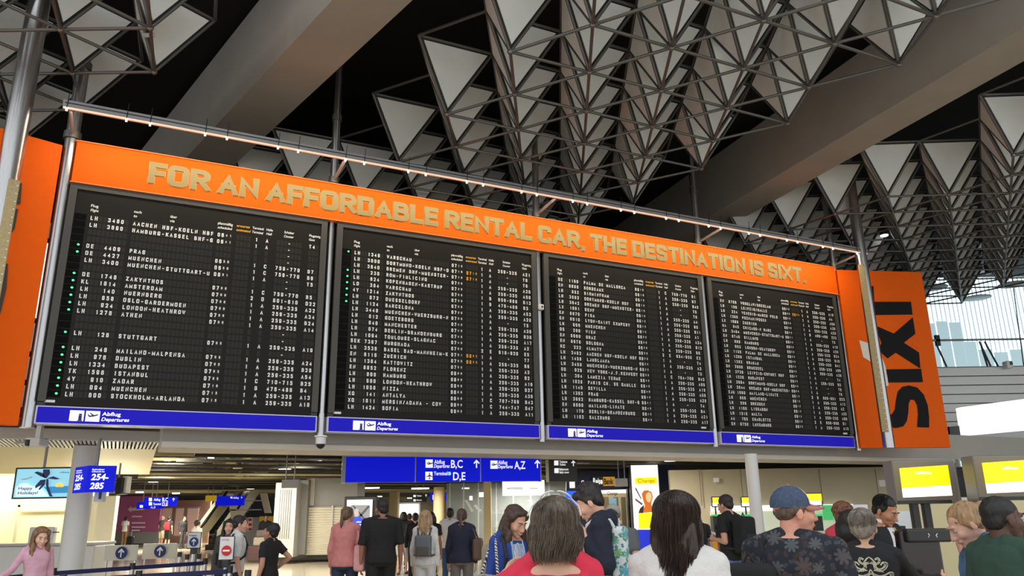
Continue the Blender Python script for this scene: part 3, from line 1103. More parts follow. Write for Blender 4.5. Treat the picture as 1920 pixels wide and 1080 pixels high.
# ---- left check-in bay under the slatted canopy
cb = at(301, 837, 13.9)
ca = cb - BU * 6.2
cd_ = (cb - ca) / np.linalg.norm(cb - ca)
cn = np.array([cd_[1], -cd_[0], 0.])
cn /= np.linalg.norm(cn)
cnp = thing('slatted_canopy', 'white slatted canopy above the left check-in bay', 'canopy', (ca + cb) / 2)
L = np.linalg.norm((cb - ca)[:2])
dd = (cb - ca)[:2] / L
X = np.array([*dd, 0]); Yb = np.array([-dd[1], dd[0], 0])
mid = (ca + cb) / 2
mid[2] = 2.98
MB().box(mid + Yb * .05 + ZUP * .06, (L, .1, .18), (X, Yb, ZUP)).build('fascia', mat('canopy_white', tint(205, 203, 198), .5), cnp)
sl_ = MB()
ns = int(L / .065)
for k in range(ns):
    sl_.box(mid + X * (-L / 2 + (k + .5) * L / ns) + Yb * .9 - ZUP * .02, (.036, 1.6, .03), (X, Yb, ZUP))
sl_.build('slats', white_metal, cnp)
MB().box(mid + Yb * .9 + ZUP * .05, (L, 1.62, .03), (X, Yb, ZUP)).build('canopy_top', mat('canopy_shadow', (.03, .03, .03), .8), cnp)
cu_ = MB()
pr_ = [(1.7 + 2.5 * k / 10, 2.945 - .36 * (k / 10) ** 1.6) for k in range(11)]
vs = []
for sg_, zz in pr_:
    for e in (-.5, .5):
        q = mid + X * (L * e) + Yb * sg_
        vs += [(q[0], q[1], zz), (q[0], q[1], zz + .12)]
fs = []
for k in range(10):
    a = 4 * k
    fs += [(a, a + 2, a + 6, a + 4), (a + 1, a + 5, a + 7, a + 3), (a + 2, a + 3, a + 7, a + 6), (a, a + 4, a + 5, a + 1)]
fs.append((40, 42, 43, 41))
cu_.add(vs, fs)
cu_.build('curved_soffit', mat('bulkhead_cream', tint(214, 206, 176), .6), cnp, smooth=True)
t = thing('reader_box', 'small white reader box with black slot below the blue counter sign', 'box', at(183, 941, 13.5))
fb('box_shell', white_metal, t, 176, 921, 193, 941, 13.55, th=.12, bevel=.01)
fb('slot', black_plastic, t, 185, 922, 189, 936, 13.44, th=.03)
q = at(184, 922, 13.5)
MB().tube(q, q + ZUP * .08, .02, 8).build('mount', grey_metal, t)
t = thing('side_screen', 'dark screen seen edge-on right of the blue counter sign', 'screen', at(222, 927, 16.2))
fb('screen_shell', black_plastic, t, 217, 895, 228, 927, 16.2, th=.3, bevel=.01)
fb('pale_edge', white_metal, t, 229, 893, 237, 924, 16.3, th=.2)
MB().tube(at(223, 896, 16.3), [at(223, 896, 16.3)[0], 16.3, 2.75], .02, 8).build('rod', grey_metal, t)
bw = MB()
fbox(bw, -300, 866, 190, 1105, 18.6, .15)
struct(bw.build('wall_checkin', cream), 'cream back wall of the left check-in bay', 'wall')
fr = MB()
for q in ((28, 946, 124, 950), (28, 946, 33, 1020), (120, 946, 124, 1020), (165, 946, 168, 1022), (-60, 1019, 175, 1022)):
    fbox(fr, *q, 18.45, .04)
struct(fr.build('trim_3', mat('wall_frame', tint(188, 184, 160), .5)), 'thin frames on the cream wall of the left bay', 'trim')
bl = area_light('bay_light', at(60, 885, 18.2) - np.array([0, .3, -.02]), at(60, 1000, 18.5), 7, .2, 200, (1, .93, .72))
area_light('soffit_fill', at(195, 929, 17.35), at(190, 855, 15.2), 1.2, .25, 14, (1, .93, .74))  # unseen uplight added to brighten the dark end of the curved soffit
t = thing('added_bay_fixture', 'slim unlit fixture added along the top of the cream wall in the left bay', 'lamp', at(0, 888, 18.3))  # unlit fixture box added to give the bay light a body
fb('fixture', white_metal, t, -170, 882, 150, 886, 18.2, th=.2)
pn = MB()
fbox(pn, 160, 930, 178, 1060, 17.8, .3)
fbox(pn, 180, 930, 213, 1020, 17.6, .15)
struct(pn.build('wall_partition', mat('partition', tint(214, 210, 190), .5)), 'pale partition panels right of the round column', 'wall')
t = thing('check_in_desk', 'low white check-in desk behind the girl in pink', 'desk', base(60, 1040, 15.5))
fb('desk_front', white_metal, t, -60, 1024, 172, 1110, 15.5, th=.8, bevel=.03)
fb('desk_top', light_grey, t, -62, 1019, 174, 1024, 15.45, th=.9, bevel=.01)
t = thing('baggage_scanner', 'white rounded baggage machine right of the column', 'machine', base(172, 1030, 16.4))
MB().box(np.array(base(171, 1030, 16.4)) + ZUP * .55, (.62, .6, 1.06)).build('machine_body', white_metal, t, bevel=.12)
MB().box(np.array(base(171, 1030, 16.2)) + ZUP * 1.06, (.58, .5, .1)).build('machine_lid', white_metal, t, bevel=.04)
t = thing('monitor', 'back of white monitor on the desk behind the girl', 'monitor', at(78, 1020, 15.7))
fb('monitor_shell', white_metal, t, 53, 988, 100, 1021, 15.7, th=.12, bevel=.02)
fb('monitor_arm', black_plastic, t, 95, 990, 101, 1012, 15.75, th=.05)
fb('pointer_bar', black_plastic, t, 98, 997, 110, 999, 15.7, th=.03)
# hanging screen
t = thing('hanging_screen', 'hanging screen with palm picture reading Happy Holidays', 'screen', at(82, 935, 14.6))
fb('bezel', black_plastic, t, 25, 876, 134, 935, 14.6, th=.12, bevel=.01)
fb('screen', mat('screen_sky', (.2, .5, .6), .3, emit=.8, ecol=(.28, .62, .80)), t, 29, 879, 131, 932, 14.46, th=.02)
D = 14.43
sea = MB(); fpoly(sea, [(82, 913), (130, 911), (129, 924), (92, 925)], D); sea.build('sea_picture', mat('pic_sea', (.02, .25, .55), .3, emit=.6, ecol=(.02, .27, .55)), t)
cl = MB(); fpoly(cl, [(30, 915), (38, 907), (50, 906), (60, 912), (72, 910), (84, 922), (92, 931), (29, 931)], D - .005); cl.build('cloud_picture', mat('pic_cloud', (.7, .85, .95), .3, emit=.85, ecol=(.62, .82, .93)), t)
pl_ = MB()
fpoly(pl_, [(87, 898), (91, 898), (91, 912), (95, 924), (99, 931), (93, 931), (88, 920), (86, 908)], D - .01)
for P_ in ([(87, 897), (80, 893), (81, 880), (93, 880), (94, 888)], [(86, 897), (76, 893), (64, 886), (70, 884), (80, 887)], [(88, 897), (100, 893), (113, 898), (104, 899)], [(86, 899), (76, 900), (66, 911), (66, 916), (78, 909)], [(86, 899), (80, 906), (72, 917), (74, 919), (84, 909)]):
    fpoly(pl_, P_, D - .01)
pl_.build('palm_picture', mat('pic_navy', (.01, .02, .12), .4, emit=.1, ecol=(.01, .02, .15)), t)
sn = MB(); fpoly(sn, [(104, 913), (105, 908), (109, 905), (114, 905), (118, 908), (119, 913)], D - .012); sn.build('sun_picture', mat('pic_sun', (1, .6, .1), .4, emit=.9, ecol=(1, .55, .1)), t)
lt = MB(); ftext(lt, 'Happy', 34, 918.5, D - .015, 5, 25); ftext(lt, 'Holidays!', 33, 927, D - .015, 5, 36); ftext(lt, 'Lufthansa', 112, 887, D - .015, 2.6, 17)
lt.build('lettering', mat('pic_text', (.01, .02, .1), .5), t)
pw = MB(); fpoly(pw, [(39, 898), (48, 897), (60, 893), (61, 895), (50, 899), (43, 900)], D - .01); pw.build('plane_picture', white_print, t)
MB().tube(at(83, 876, 14.55), [at(83, 876, 14.55)[0], 14.55, 2.95], .025, 8).build('hanger', grey_metal, t)
# round column with two-sided blue counter sign
t = thing('round_column', 'round pale column in the left check-in bay', 'column', base(146, 960, 14.3))
t['kind'] = 'structure'
p = np.array(base(146, 960, 14.3))
MB().tube(p, p + ZUP * 2.93, .205, 32).build('shaft', mat('column_white', tint(222, 222, 220), .45), t, smooth=True)
t = thing('counter_sign', 'blue hanging counter sign reading 254-285 before the round column', 'sign', at(178, 923, 13.0))
A_, B_, C_ = at(139, 898, 13.5), at(163, 898, 13.05), at(216, 898, 13.2)
zt_, zb_ = at(163, 873, 13.05)[2], at(163, 923, 13.05)[2]
for (P0, P1, sc, nm) in ((A_, B_, .8, 'side_face'), (B_, C_, 1, 'front_face')):
    v = P1 - P0
    w = np.linalg.norm(v[:2])
    X = np.array([v[0], v[1], 0]) / w
    n = np.cross(X, ZUP)
    c = (P0 + P1) / 2
    MB().box([*(c - n * .03)[:2], (zt_ + zb_) / 2], (w, .06, zt_ - zb_), (X, n, ZUP)).build(nm, sign_blue_lit, t)
    lt = MB()
    o = np.array([P0[0], P0[1], 0]) + n * .008
    hh = zt_ - zb_
    for s, z, cp, wd, sh in (('Schalter', .83, .05, .45, 0), ('Check-in', .75, .05, .45, .2), ('254-', .46, .22, .62, .1), ('285', .13, .22, .48, .1)):
        text(lt, s, o + X * w * .14 + ZUP * (zb_ + hh * z), X, ZUP, hh * cp, w * wd, .03, sh)
    lt.build('lettering', sign_white, t)
MB().tube(at(181, 873, 13.2), [at(181, 873, 13.2)[0], 13.2, 2.96], .03, 8).build('hanger', grey_metal, t)
t = thing('security_camera', 'small white box camera under the left end of the boards', 'camera', at(58, 828, 12.2))
fb('camera_body', white_metal, t, 47, 820, 74, 836, 12.2, th=.25, bevel=.015)
fb('lens_face', black_plastic, t, 47, 824, 52, 836, 12.05, th=.05)
fb('mount', white_metal, t, 67, 798, 76, 822, 12.25, th=.08)
t = thing('dome_camera', 'white dome camera hanging under the first post between the boards', 'camera', bd(3.8, 2.72, .05))
q = bd(3.8, 2.72, .05)
MB().lathe([(.1, .22), (.11, .2), (.085, .19), (.085, .1), (.08, .08)], q, 20).build('camera_body', white_metal, t, smooth=True)
MB().lathe([(.078, .08), (.07, .045), (.04, .012), (.005, 0)], q, 20).build('dome', black_plastic, t, smooth=True)
t = thing('alarm_box', 'small white alarm box on the post between second and third boards', 'box', bd(8.06, 5.55, .1))
MB().box(bd(8.06, 5.6, .0), (.12, .1, .12), ax).build('box_body', white_metal, t, bevel=.02)
MB().lathe([(.02, 0), (.018, .012)], bd(8.07, 5.6, .052), 12, (BU, ZUP, BN)).build('indicator', black_plastic, t)
# lit light column seen between left panel and post
t = thing('light_column', 'white lit strip column behind the gap left of the boards', 'lamp', base(95, 500, 13.4, 2.9))
q = np.array(base(96, 490, 13.4))
for a_, b_, m, nm in ((5.1, 6.5, glow_soft, 'light_tube'), (2.9, 3.4, clad, 'cladding_block'), (3.5, 3.9, clad, 'cladding_block'), (4.0, 4.4, clad, 'cladding_block'), (4.5, 5.0, clad, 'cladding_block'), (6.6, 6.9, clad_g, 'end_cap')):
    MB().box(q + ZUP * (a_ + b_) / 2, (.16, .16, b_ - a_)).build(nm, m, t)

# ---- far passage: magenta wall, escalator, hanging signs
mg = mat('magenta_wall', tint(150, 78, 112), .6, emit=.12, ecol=(.3, .07, .16))
wm = MB(); fbox(wm, 214, 930, 300, 1000, 49, .2)
struct(wm.build('wall_magenta', mg), 'magenta advertising wall far back at left', 'wall')
t = thing('wall_print', 'white arrow and lines printed on the magenta wall', 'wall print', at(250, 980, 48.8))
pr = MB()
fpoly(pr, [(239, 955), (246, 949), (246, 952), (270, 950), (270, 956), (246, 958), (246, 961)], 48.8, .02)
for y, x0, x1 in ((967, 247, 266), (979, 247, 272), (987, 247, 272), (993, 247, 262)):
    fpoly(pr, [(x0, y), (x1, y), (x1, y + 3), (x0, y + 3)], 48.8, .02)
pr.build('print', mat('pale_print', (.75, .6, .65), .6), t)
wm = MB(); fbox(wm, 214, 998, 300, 1019, 48.9, .2)
struct(wm.build('baseboard_magenta', clad_g), 'grey base below the magenta wall', 'baseboard')
wm = MB(); fbox(wm, 298, 938, 392, 1018, 52, .2)
struct(wm.build('wall_shop', mat('shop_wall', tint(150, 112, 96), .6)), 'brownish far shop wall behind the travellers', 'wall')
for k, (x0, x1) in enumerate(((300, 322), (326, 344), (348, 372))):
    t = thing('shop_window', ('left', 'middle', 'right')[k] + ' lit window pane of the far brown shop wall', 'shop window', at((x0 + x1) / 2, 1000, 51.7))
    fb('frame', grey_metal, t, x0, 950, x1, 1006, 51.98, th=.06)
    fb('pane', mat('warm_glow', tint(190, 160, 150), .2, emit=.15, ecol=(.8, .5, .4)), t, x0 + 2, 953, x1 - 2, 1004, 51.9, th=.03)
es = thing('escalator', 'far escalator with dark steps and pale lit balustrades', 'escalator', base(401, 1024, 42))
c0 = np.array(base(401, 1024, 42))
st = MB()
for k in range(16):
    st.box(c0 + np.array([0, .2 + k * .4, .12 + k * .23]), (.9, .4, .25 + .02))
st.build('steps', mat('escalator_step', (.02, .02, .022), .5), es)
for s, nm in ((-.62, 'balustrade'), (.62, 'balustrade')):
    b_ = MB()
    b_.poly([c0 + np.array([s - .1, -.6, 0]), c0 + np.array([s - .1, -.6, .95]), c0 + np.array([s - .1, 6.4, 4.9]), c0 + np.array([s - .1, 6.4, 3.6])], .2, (1, 0, 0))
    b_.build(nm, mat('balustrade_pale', tint(226, 218, 190), .4), es)
    MB().path([c0 + np.array([s, -.7, .5]), c0 + np.array([s, -.62, 1.0]), c0 + np.array([s, 0.2, 1.35]), c0 + np.array([s, 6.3, 4.95])], .06, 8).build('handrail', black_plastic, es, smooth=True)
t = thing('glass_staircase', 'grey stair block with slanted pale rails right of the escalator', 'staircase', base(478, 990, 40))
fb('stair_wall', clad_g, t, 430, 970, 512, 1022, 41, th=.2)
for P_ in ([(425, 925), (437, 925), (450, 985), (436, 985)], [(487, 925), (500, 925), (508, 962), (496, 962)]):
    m_ = MB(); fpoly(m_, P_, 40, .1); m_.build('slanted_rail', mat('balustrade_pale', tint(226, 218, 190), .4), t)
for y in (938, 955):
    fb('cross_rail', clad, t, 430, y, 490, y + 2, 40, th=.05)
t = thing('warning_notice', 'red notice on the grey stair block', 'notice', at(469, 996, 40.5))
fb('plate', white_metal, t, 465, 970, 473, 996, 40.5, th=.03)
nn = MB()
for y in (972, 981, 990):
    fbox(nn, 466, y, 472, y + 5, 40.46, .02)
nn.build('pictogram', mat('notice_red', tint(190, 30, 30), .5), t)
t = thing('yellow_poster', 'yellow wall poster behind the man in black near the stairs', 'poster', at(498, 990, 39))
fb('sheet', mat('poster_yellow', tint(225, 180, 40), .5), t, 486, 968, 512, 990, 40.97, th=.03)


def hang_sign(name, label, x0, y0, x1, y1, d, m, lines, rods=2, ztop=3.33, th=.14, lm=None, edge_=None):
    t = thing(name, label, 'sign', at((x0 + x1) / 2, y1, d))
    fb('sign_box', m, t, x0, y0, x1, y1, d, th=th)
    if edge_:
        fb('sign_end', edge_, t, *edge_px(x0, y0, x1, y1), d - .01, th=th + .02)
    lt = MB()
    for s, x, y, cp, w, sh in lines:
        if s == '^':
            k = d / F * 1.02
            shape(lt, ARROW, at(x, y, d - .008), XU, ZUP, cp * k)
        elif s == '#':
            k = d / F * 1.02
            lt.poly([at(x, y, d - .008), at(x + w, y, d - .008), at(x + w, y - cp, d - .008), at(x, y - cp, d - .008)])
        else:
            ftext(lt, s, x, y, d - .008, cp, w, .012, sh)
    if lt.n:
        lt.build('lettering', lm or sign_white, t)
    for k in range(rods):
        x = x0 + (x1 - x0) * (k + .5) / rods
        q = at(x, y0, d + th / 2)
        MB().tube(q, (q[0], q[1], ztop), .014, 6).build('rod', grey_metal, t)
    return t


def edge_px(x0, y0, x1, y1):
    return (x0 - 5, y0, x0, y1)


hang_sign('direction_sign', 'far blue direction sign reading B,C and D,E above the left travellers', 270, 932, 330, 949, 30, sign_blue_lit, (('#', 279, 939.5, 6, 6, 0), ('#', 279, 947.5, 6, 6, 0), ('Abflug', 288, 939, 4, 12, 0), ('Terminal', 287, 947, 3.5, 14, 0), ('B,C', 304, 940, 6, 10, 0), ('D,E', 304, 948.5, 6, 10, 0), ('^', 322, 940, 6, 0, 0)))
hang_sign('direction_sign', 'small blue sign partly behind the far B,C direction sign', 256, 941, 305, 954, 31, sign_blue_lit, (('#', 262, 952, 5, 6, 0), ('A,Z', 282, 953, 3, 9, 0)))
hang_sign('direction_sign', 'far blue sign above the escalator', 404, 930, 457, 948, 38, sign_blue_lit, (('#', 432, 934.5, 3, 4, 0), ('Abflug', 437, 935, 3, 10, 0), ('^', 451, 935, 3.5, 0, 0)))
hang_sign('hanging_sign', 'small yellow sign left of the escalator sign', 385, 929, 404, 940, 37, mat('yellow_plate', tint(230, 180, 20), .5, emit=.3, ecol=(.8, .5, .02)), ())
hang_sign('hanging_box', 'pale grey blank box hanging on two rods at left', 528, 899, 560, 915, 18, light_grey, (), 2, 3.34)
hang_sign('hanging_box', 'pale grey blank box hanging on two rods before the exchange kiosk', 1154, 897, 1177, 912, 19.5, light_grey, (), 2, 3.34)
hang_sign('hanging_box', 'small grey blank plate on a rod before the beige wall at right', 1649, 900, 1684, 912, 20.9, light_grey, (), 1, 2.76, .06)

# ---- cladding blocks
t = thing('clad_block', 'tall pale cladding block left of the louvred block', 'cladding block', base(535, 1030, 29))
fb('shaft', clad, t, 513, 905, 553, 1045, 29, th=1.5)
rb = MB()
for x in range(522, 545, 4):
    fbox(rb, x, 918, x + 1.5, 1010, 28.97, .04)
rb.build('ribs', clad_g, t)
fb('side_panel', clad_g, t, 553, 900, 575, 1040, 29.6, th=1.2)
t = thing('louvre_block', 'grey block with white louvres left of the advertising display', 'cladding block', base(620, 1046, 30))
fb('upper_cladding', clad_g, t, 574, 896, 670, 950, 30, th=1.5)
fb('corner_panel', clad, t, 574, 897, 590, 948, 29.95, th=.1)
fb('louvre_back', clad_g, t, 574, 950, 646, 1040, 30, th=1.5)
lv = MB()
for k in range(19):
    y = 951 + k * 4.7
    c, w, h = rect(573, y, 645, y + 3.2, 29.9)
    a = R(28)
    lv.box(c, (w, .1, .07), (XU, np.array([0, math.cos(a), math.sin(a)]), np.array([0, -math.sin(a), math.cos(a)])))
lv.build('slats', mat('louvre_cream', tint(214, 208, 190), .5), t)
fb('frame_post', clad, t, 620, 948, 623, 1042, 29.8, th=.1)
fb('plinth', black_plastic, t, 576, 1040, 646, 1048, 30, th=1.4)

# ---- advertising display
t = thing('advertising_display', 'black framed upright advertising display with player in blue shirt', 'display', base(676, 1060, 25))
fb('display_frame', black_plastic, t, 644, 931, 706, 1030, 25, th=.25, bevel=.02)
fb('screen', white_lit, t, 649, 937, 697, 1023, 24.86, th=.02)
D = 24.84
fb('display_base', white_metal, t, 664, 1030, 700, 1068, 25.05, th=.3)
g = MB(); fpoly(g, [(657, 947), (694, 947), (693, 1000), (657, 1000)], D); g.build('court_picture', mat('pic_grey', (.3, .32, .36), .5, emit=.3, ecol=(.3, .32, .36)), t)
g = MB()
for P_ in ([(660, 948), (664, 948), (693, 982), (693, 987)], [(690, 948), (693, 950), (672, 975), (668, 973)]):
    fpoly(g, P_, D - .004)
g.build('lines_picture', mat('pic_dark', (.1, .1, .12), .5), t)
g = MB(); fpoly(g, [(661, 972), (667, 969), (675, 969), (682, 974), (686, 1000), (660, 1000)], D - .008); fpoly(g, [(657, 1000), (690, 1000), (688, 1012), (657, 1010)], D - .008); g.build('shirt_picture', mat('pic_blue', (.01, .05, .7), .4, emit=.7, ecol=(.01, .06, .75)), t)
g = MB(); fpoly(g, [(665, 956), (668, 953), (672, 955), (673, 963), (670, 969), (666, 967), (664, 961)], D - .012); fpoly(g, [(683, 985), (687, 990), (685, 1012), (681, 1012)], D - .012); g.build('skin_picture', mat('pic_skin', (.5, .45, .45), .5, emit=.4, ecol=(.5, .45, .45)), t)
lt = MB(); ftext(lt, 'where you', 668, 980, D - .016, 3, 19); ftext(lt, 'to be', 674, 985, D - .016, 3, 10); lt.build('lettering', sign_white, t)

# ---- columns and far middle
col_c = mat('column_beige', tint(206, 188, 146), .55)
for (x, d, r, lab) in ((739, 52, .33, 'left beige round column behind the large blue sign'), (823, 44, .31, 'right beige round column behind the large blue sign')):
    t = thing('round_column', lab, 'column', base(x, 960, d))
    t['kind'] = 'structure'
    p = np.array(base(x, 960, d))
    MB().tube(p, p + ZUP * 3.32, r, 28).build('shaft', col_c, t, smooth=True)
    MB().tube(p + ZUP * 3.0, p + ZUP * 3.3, r * 1.03, 28).build('collar', black_plastic, t, smooth=True)
t = thing('pier', 'square beige pier at the left edge of the glass shop', 'column', base(914, 1000, 30))
t['kind'] = 'structure'
fb('shaft', col_c, t, 907, 896, 921, 1062, 30, th=.3)
t = thing('projection_screen', 'large bright white screen far back between the beige columns', 'screen', at(767, 975, 70))
fb('screen_frame', clad, t, 745, 942, 788, 978, 71.9, th=.2)
fb('screen', white_lit, t, 748, 945, 785, 973, 71.66, th=.04)
t = thing('far_wall', 'grey far wall around the bright screen', 'wall', at(767, 975, 71))
t['kind'] = 'structure'
fb('wall_panel', mat('far_grey', tint(120, 112, 96), .6), t, 640, 905, 1080, 1010, 72, th=.2)
hang_sign('direction_sign', 'small dark toilets sign far back between the beige columns', 773, 926, 801, 941, 40, mat('sign_dark', tint(48, 52, 52), .5), (('#', 775, 932, 4, 4.5, 0), ('#', 775, 940, 4, 4.5, 0), ('Toiletten', 781, 931, 2.5, 9, 0), ('Babyraum', 781, 939, 2.5, 9, 0), ('^', 796, 932, 5, 0, 0)), 2)
hang_sign('direction_sign', 'small blue arrow sign far back behind the right beige column', 806, 924, 852, 940, 47, sign_blue_lit, (('^', 839, 937, 11, 0, 0), ('#', 811, 937, 9, 2.5, 0)), 2)
hang_sign('direction_sign', 'pale blue glass sign right of the far arrow sign', 853, 925, 873, 938, 46, mat('sign_pale_blue', (.3, .33, .6), .4, emit=.25, ecol=(.3, .35, .7)), (), 1)

# ---- glass shop with shelves, lit goods and a stair
t = thing('glass_shop', 'glass fronted shop behind the walking travellers with lit shelves inside', 'shop', base(985, 1040, 33))
fb('back_wall', mat('shop_dark', (.06, .055, .045), .7), t, 836, 900, 1095, 1065, 36, th=.2)
for k, x in enumerate((842, 868, 896, 930, 962, 995, 1030)):
    fb('mullion', grey_metal, t, x, 905, x + 2.2, 1062, 32.6, th=.08)
for k, y in enumerate((960, 985, 1010, 1035)):
    fb('shelf', clad_g, t, 925, y, 1062, y + 1.5, 34.5, th=.4)
go = MB()
for k in range(70):
    x = 926 + rng.uniform(0, 130)
    y = (960, 985, 1010, 1035)[k % 4]
    w_, h_ = rng.uniform(2, 5), rng.uniform(5, 14)
    fbox(go, x, y - h_, x + w_, y, 34.3, .1)
o_ = go.build('goods', mat('goods', (.18, .17, .13), .5, noise=.9, nscale=.9), t)
o_['kind'] = 'stuff'
for P_ in ([(871, 938), (876, 937), (888, 958), (884, 960)], [(888, 948), (892, 946), (903, 957), (899, 960)]):
    m_ = MB(); fpoly(m_, P_, 35, .1); m_.build('stair_rail', clad, t)
for (x0, y0, x1, y1) in ((897, 923, 908, 932), (880, 930, 886, 938), (866, 914, 880, 917), (990, 938, 998, 940), (1010, 950, 1022, 952)):
    fb('shop_lamp', glow_soft, t, x0, y0, x1, y1, 34, th=.05)
fb('glass_pane', mat('shop_glass', (.7, .8, .8), .05, alpha=.14), t, 836, 905, 1064, 1062, 32.5, th=.01)
hang_sign('shop_sign', 'white light box sign reading worldshop above the glass shop', 942, 901, 1021, 929, 24, white_lit, (('worldshop', 950, 918, 5.2, 29, 0), ('Lufthansa', 992, 917, 3, 16, 0)), 2, 3.34, lm=text_dark)
t = thing('queue_gate', 'low pale gate panel with green poster beside the walking woman in grey trousers', 'gate', base(835, 1060, 24))
fb('gate_panel', mat('gate_cream', tint(214, 206, 176), .5), t, 815, 1024, 831, 1090, 24, th=.1)
fb('gate_glass', mat('gate_glass', (.6, .7, .7), .08, alpha=.3), t, 831, 1020, 858, 1090, 24, th=.03)
fb('green_poster', mat('poster_green', tint(132, 190, 44), .5, emit=.15, ecol=(.25, .5, .03)), t, 833, 1034, 851, 1052, 23.95, th=.02)

# ---- large blue direction sign and dark toilets sign under the gallery
sg = thing('direction_sign', 'large blue three-part departures sign B,C D,E and A,Z under the gallery', 'sign', at(828, 905, 17.5))
SH = hdg(77)
SN = np.array([SH[1], -SH[0], 0])
s0 = at(643, 880, 17.0)
sp0 = np.array([s0[0], s0[1], 0])


def sgx(px, py, off=.0):
    return onpl(px, py, sp0 + SN * off, SN)


zt_, zb_ = sgx(643, 856.5)[2], sgx(643, 904.5)[2]
xs = [np.dot(sgx(x, 880) - sp0, SH) for x in (647, 779, 901, 1014)]
for k in range(3):
    a, b = xs[k] + .012, xs[k + 1] - .012
    c = sp0 + SH * (a + b) / 2 + ZUP * (zt_ + zb_) / 2
    MB().box(c - SN * .09, (b - a, .18, zt_ - zb_), (SH, SN, ZUP)).build('sign_panel', sign_blue_lit, sg)
cs = MB()
for q in xs:
    cs.box(sp0 + SH * q + ZUP * (zt_ + zb_) / 2 - SN * .088, (.024, .19, zt_ - zb_ + .02), (SH, SN, ZUP))
cs.box(sp0 + SH * (xs[0] - .04) + ZUP * (zt_ + zb_) / 2 - SN * .09, (.06, .2, zt_ - zb_ + .03), (SH, SN, ZUP))
cs.box(sp0 + SH * (xs[0] + xs[3]) / 2 + ZUP * (zt_ + .012) - SN * .09, (xs[3] - xs[0], .2, .024), (SH, SN, ZUP))
cs.build('sign_frame', mat('sign_rim', (.45, .45, .55), .4), sg)
for px in (667, 760, 855, 990):
    q = sgx(px, 857, -.09)
    MB().tube(q, (q[0], q[1], 3.34), .02, 8).build('hanger', grey_metal, sg)
lt, ic, pc = MB(), MB(), MB()
kk = 17.6 / F * 1.03


def st_(s, px, py, cp, w, sh=0., off=.015):
    text(lt, s, sgx(px, py, .006), SH, ZUP, cp * kk, w * kk, off, sh)


for (x0, y0, pts) in ((798, 877, PLANE), (797.5, 900, JET), (919.5, 879, PLANE)):
    ic.poly([sgx(x0, y0, .005), sgx(x0 + 13.5, y0, .005), sgx(x0 + 13.5, y0 - 15.5, .005), sgx(x0, y0 - 15.5, .005)])
    shape(pc, pts, sgx(x0 + .8, y0 - .8, .009), SH, ZUP, 13 * kk)
st_('Abflug', 814, 869.5, 6.5, 19); st_('Departures', 813.5, 877, 6, 28, .25); st_('B,C', 845.5, 877, 13, 21)
st_('Terminal', 813.5, 891, 6, 24); st_('D,E', 849.5, 900, 13, 22)
st_('Abflug', 934, 870.5, 6.5, 17); st_('Departures', 933.5, 878, 6, 27.5, .25); st_('A,Z', 964.5, 879, 13, 20.5)
for x in (886, 1000.5):
    shape(lt, ARROW, sgx(x, 877.5, .006), SH, ZUP, 14.5 * kk)
lt.build('lettering', sign_white, sg); ic.build('pictogram_field', sign_white, sg); pc.build('pictogram', mat('sign_dark_blue', (.01, .01, .12), .5), sg)
MB().lathe([(3.4 * kk, 0), (3.4 * kk, .004)], sgx(842.5, 888, .004), 16, (SH, ZUP, SN)).build('terminal_dot', mat('dot_cyan', (.1, .5, .7), .4, emit=.7, ecol=(.1, .55, .75)), sg)
m2 = MB(); text(m2, '2', sgx(841.2, 890, .012), SH, ZUP, 4.2 * kk, 2.8 * kk); m2.build('terminal_numeral', sign_white, sg)
hang_sign('direction_sign', 'dark grey toilets sign right of the large blue sign', 1029, 862, 1082, 903, 18.2, mat('sign_dark', tint(48, 52, 52), .5), (('#', 1039, 872.5, 9, 8, 0), ('#', 1039.5, 887, 9, 8, 0), ('Toiletten', 1049, 868, 4, 14, 0), ('Toilets', 1049, 873, 3.6, 11, .2), ('Babyraum', 1049, 882, 4, 16, 0), ('Baby room', 1049, 887.5, 3.6, 17, .2), ('^', 1070, 874, 10, 0, 0)), 2, 3.34, .2, edge_=mat('sign_cream', tint(220, 214, 188), .5))

# ---- currency exchange kiosk
t = thing('exchange_kiosk', 'navy currency exchange kiosk with lit window and logo sign', 'kiosk', base(1130, 1040, 27))
fp = MB(); fpoly(fp, [(1062, 892), (1182, 876), (1182, 917), (1062, 921)], 27, .3); fp.build('fascia', navy, t)
fb('window_glow', mat('kiosk_inside', tint(232, 214, 170), .6, emit=.35, ecol=(.8, .66, .4)), t, 1100, 918, 1181, 1010, 28.4, th=.1)
fb('lintel_light', glow_soft, t, 1100, 917, 1180, 925, 27.4, th=.1)
fb('counter_front', navy, t, 1062, 1005, 1182, 1085, 27, th=.3)
for x in (1106, 1122, 1134, 1152, 1166):
    fb('blind', mat('blind_cream', tint(206, 186, 140), .6), t, x, 932, x + 9, 1005, 28.0, th=.05)
fb('booth_screen', mat('booth_blue', (.2, .45, .6), .4, emit=.5, ecol=(.25, .5, .65)), t, 1144, 934, 1156, 948, 27.6, th=.05)
fb('blue_screen', mat('kiosk_blue', (.02, .1, .8), .4, emit=.9, ecol=(.02, .14, .9)), t, 1061, 921, 1086, 962, 26.9, th=.1)
fb('jamb', navy, t, 1180, 870, 1193, 1085, 26.5, th=.4)
fb('jamb', navy, t, 1086, 918, 1099, 1085, 27, th=.3)
D = 26.8
fb('logo_plate', black_plastic, t, 1110, 893, 1131, 910, D, th=.1)
fb('logo_plate', mat('logo_gold', tint(236, 170, 50), .4, emit=.4, ecol=(.75, .36, .03)), t, 1131, 894, 1153, 911, D, th=.1)
lt = MB(); ftext(lt, 'Reise', 1112, 907.5, D - .02, 10, 17, .03, .1); ftext(lt, 'Change', 1090, 907.5, D, 6, 16, .03); 
lt.build('lettering', sign_white, t)
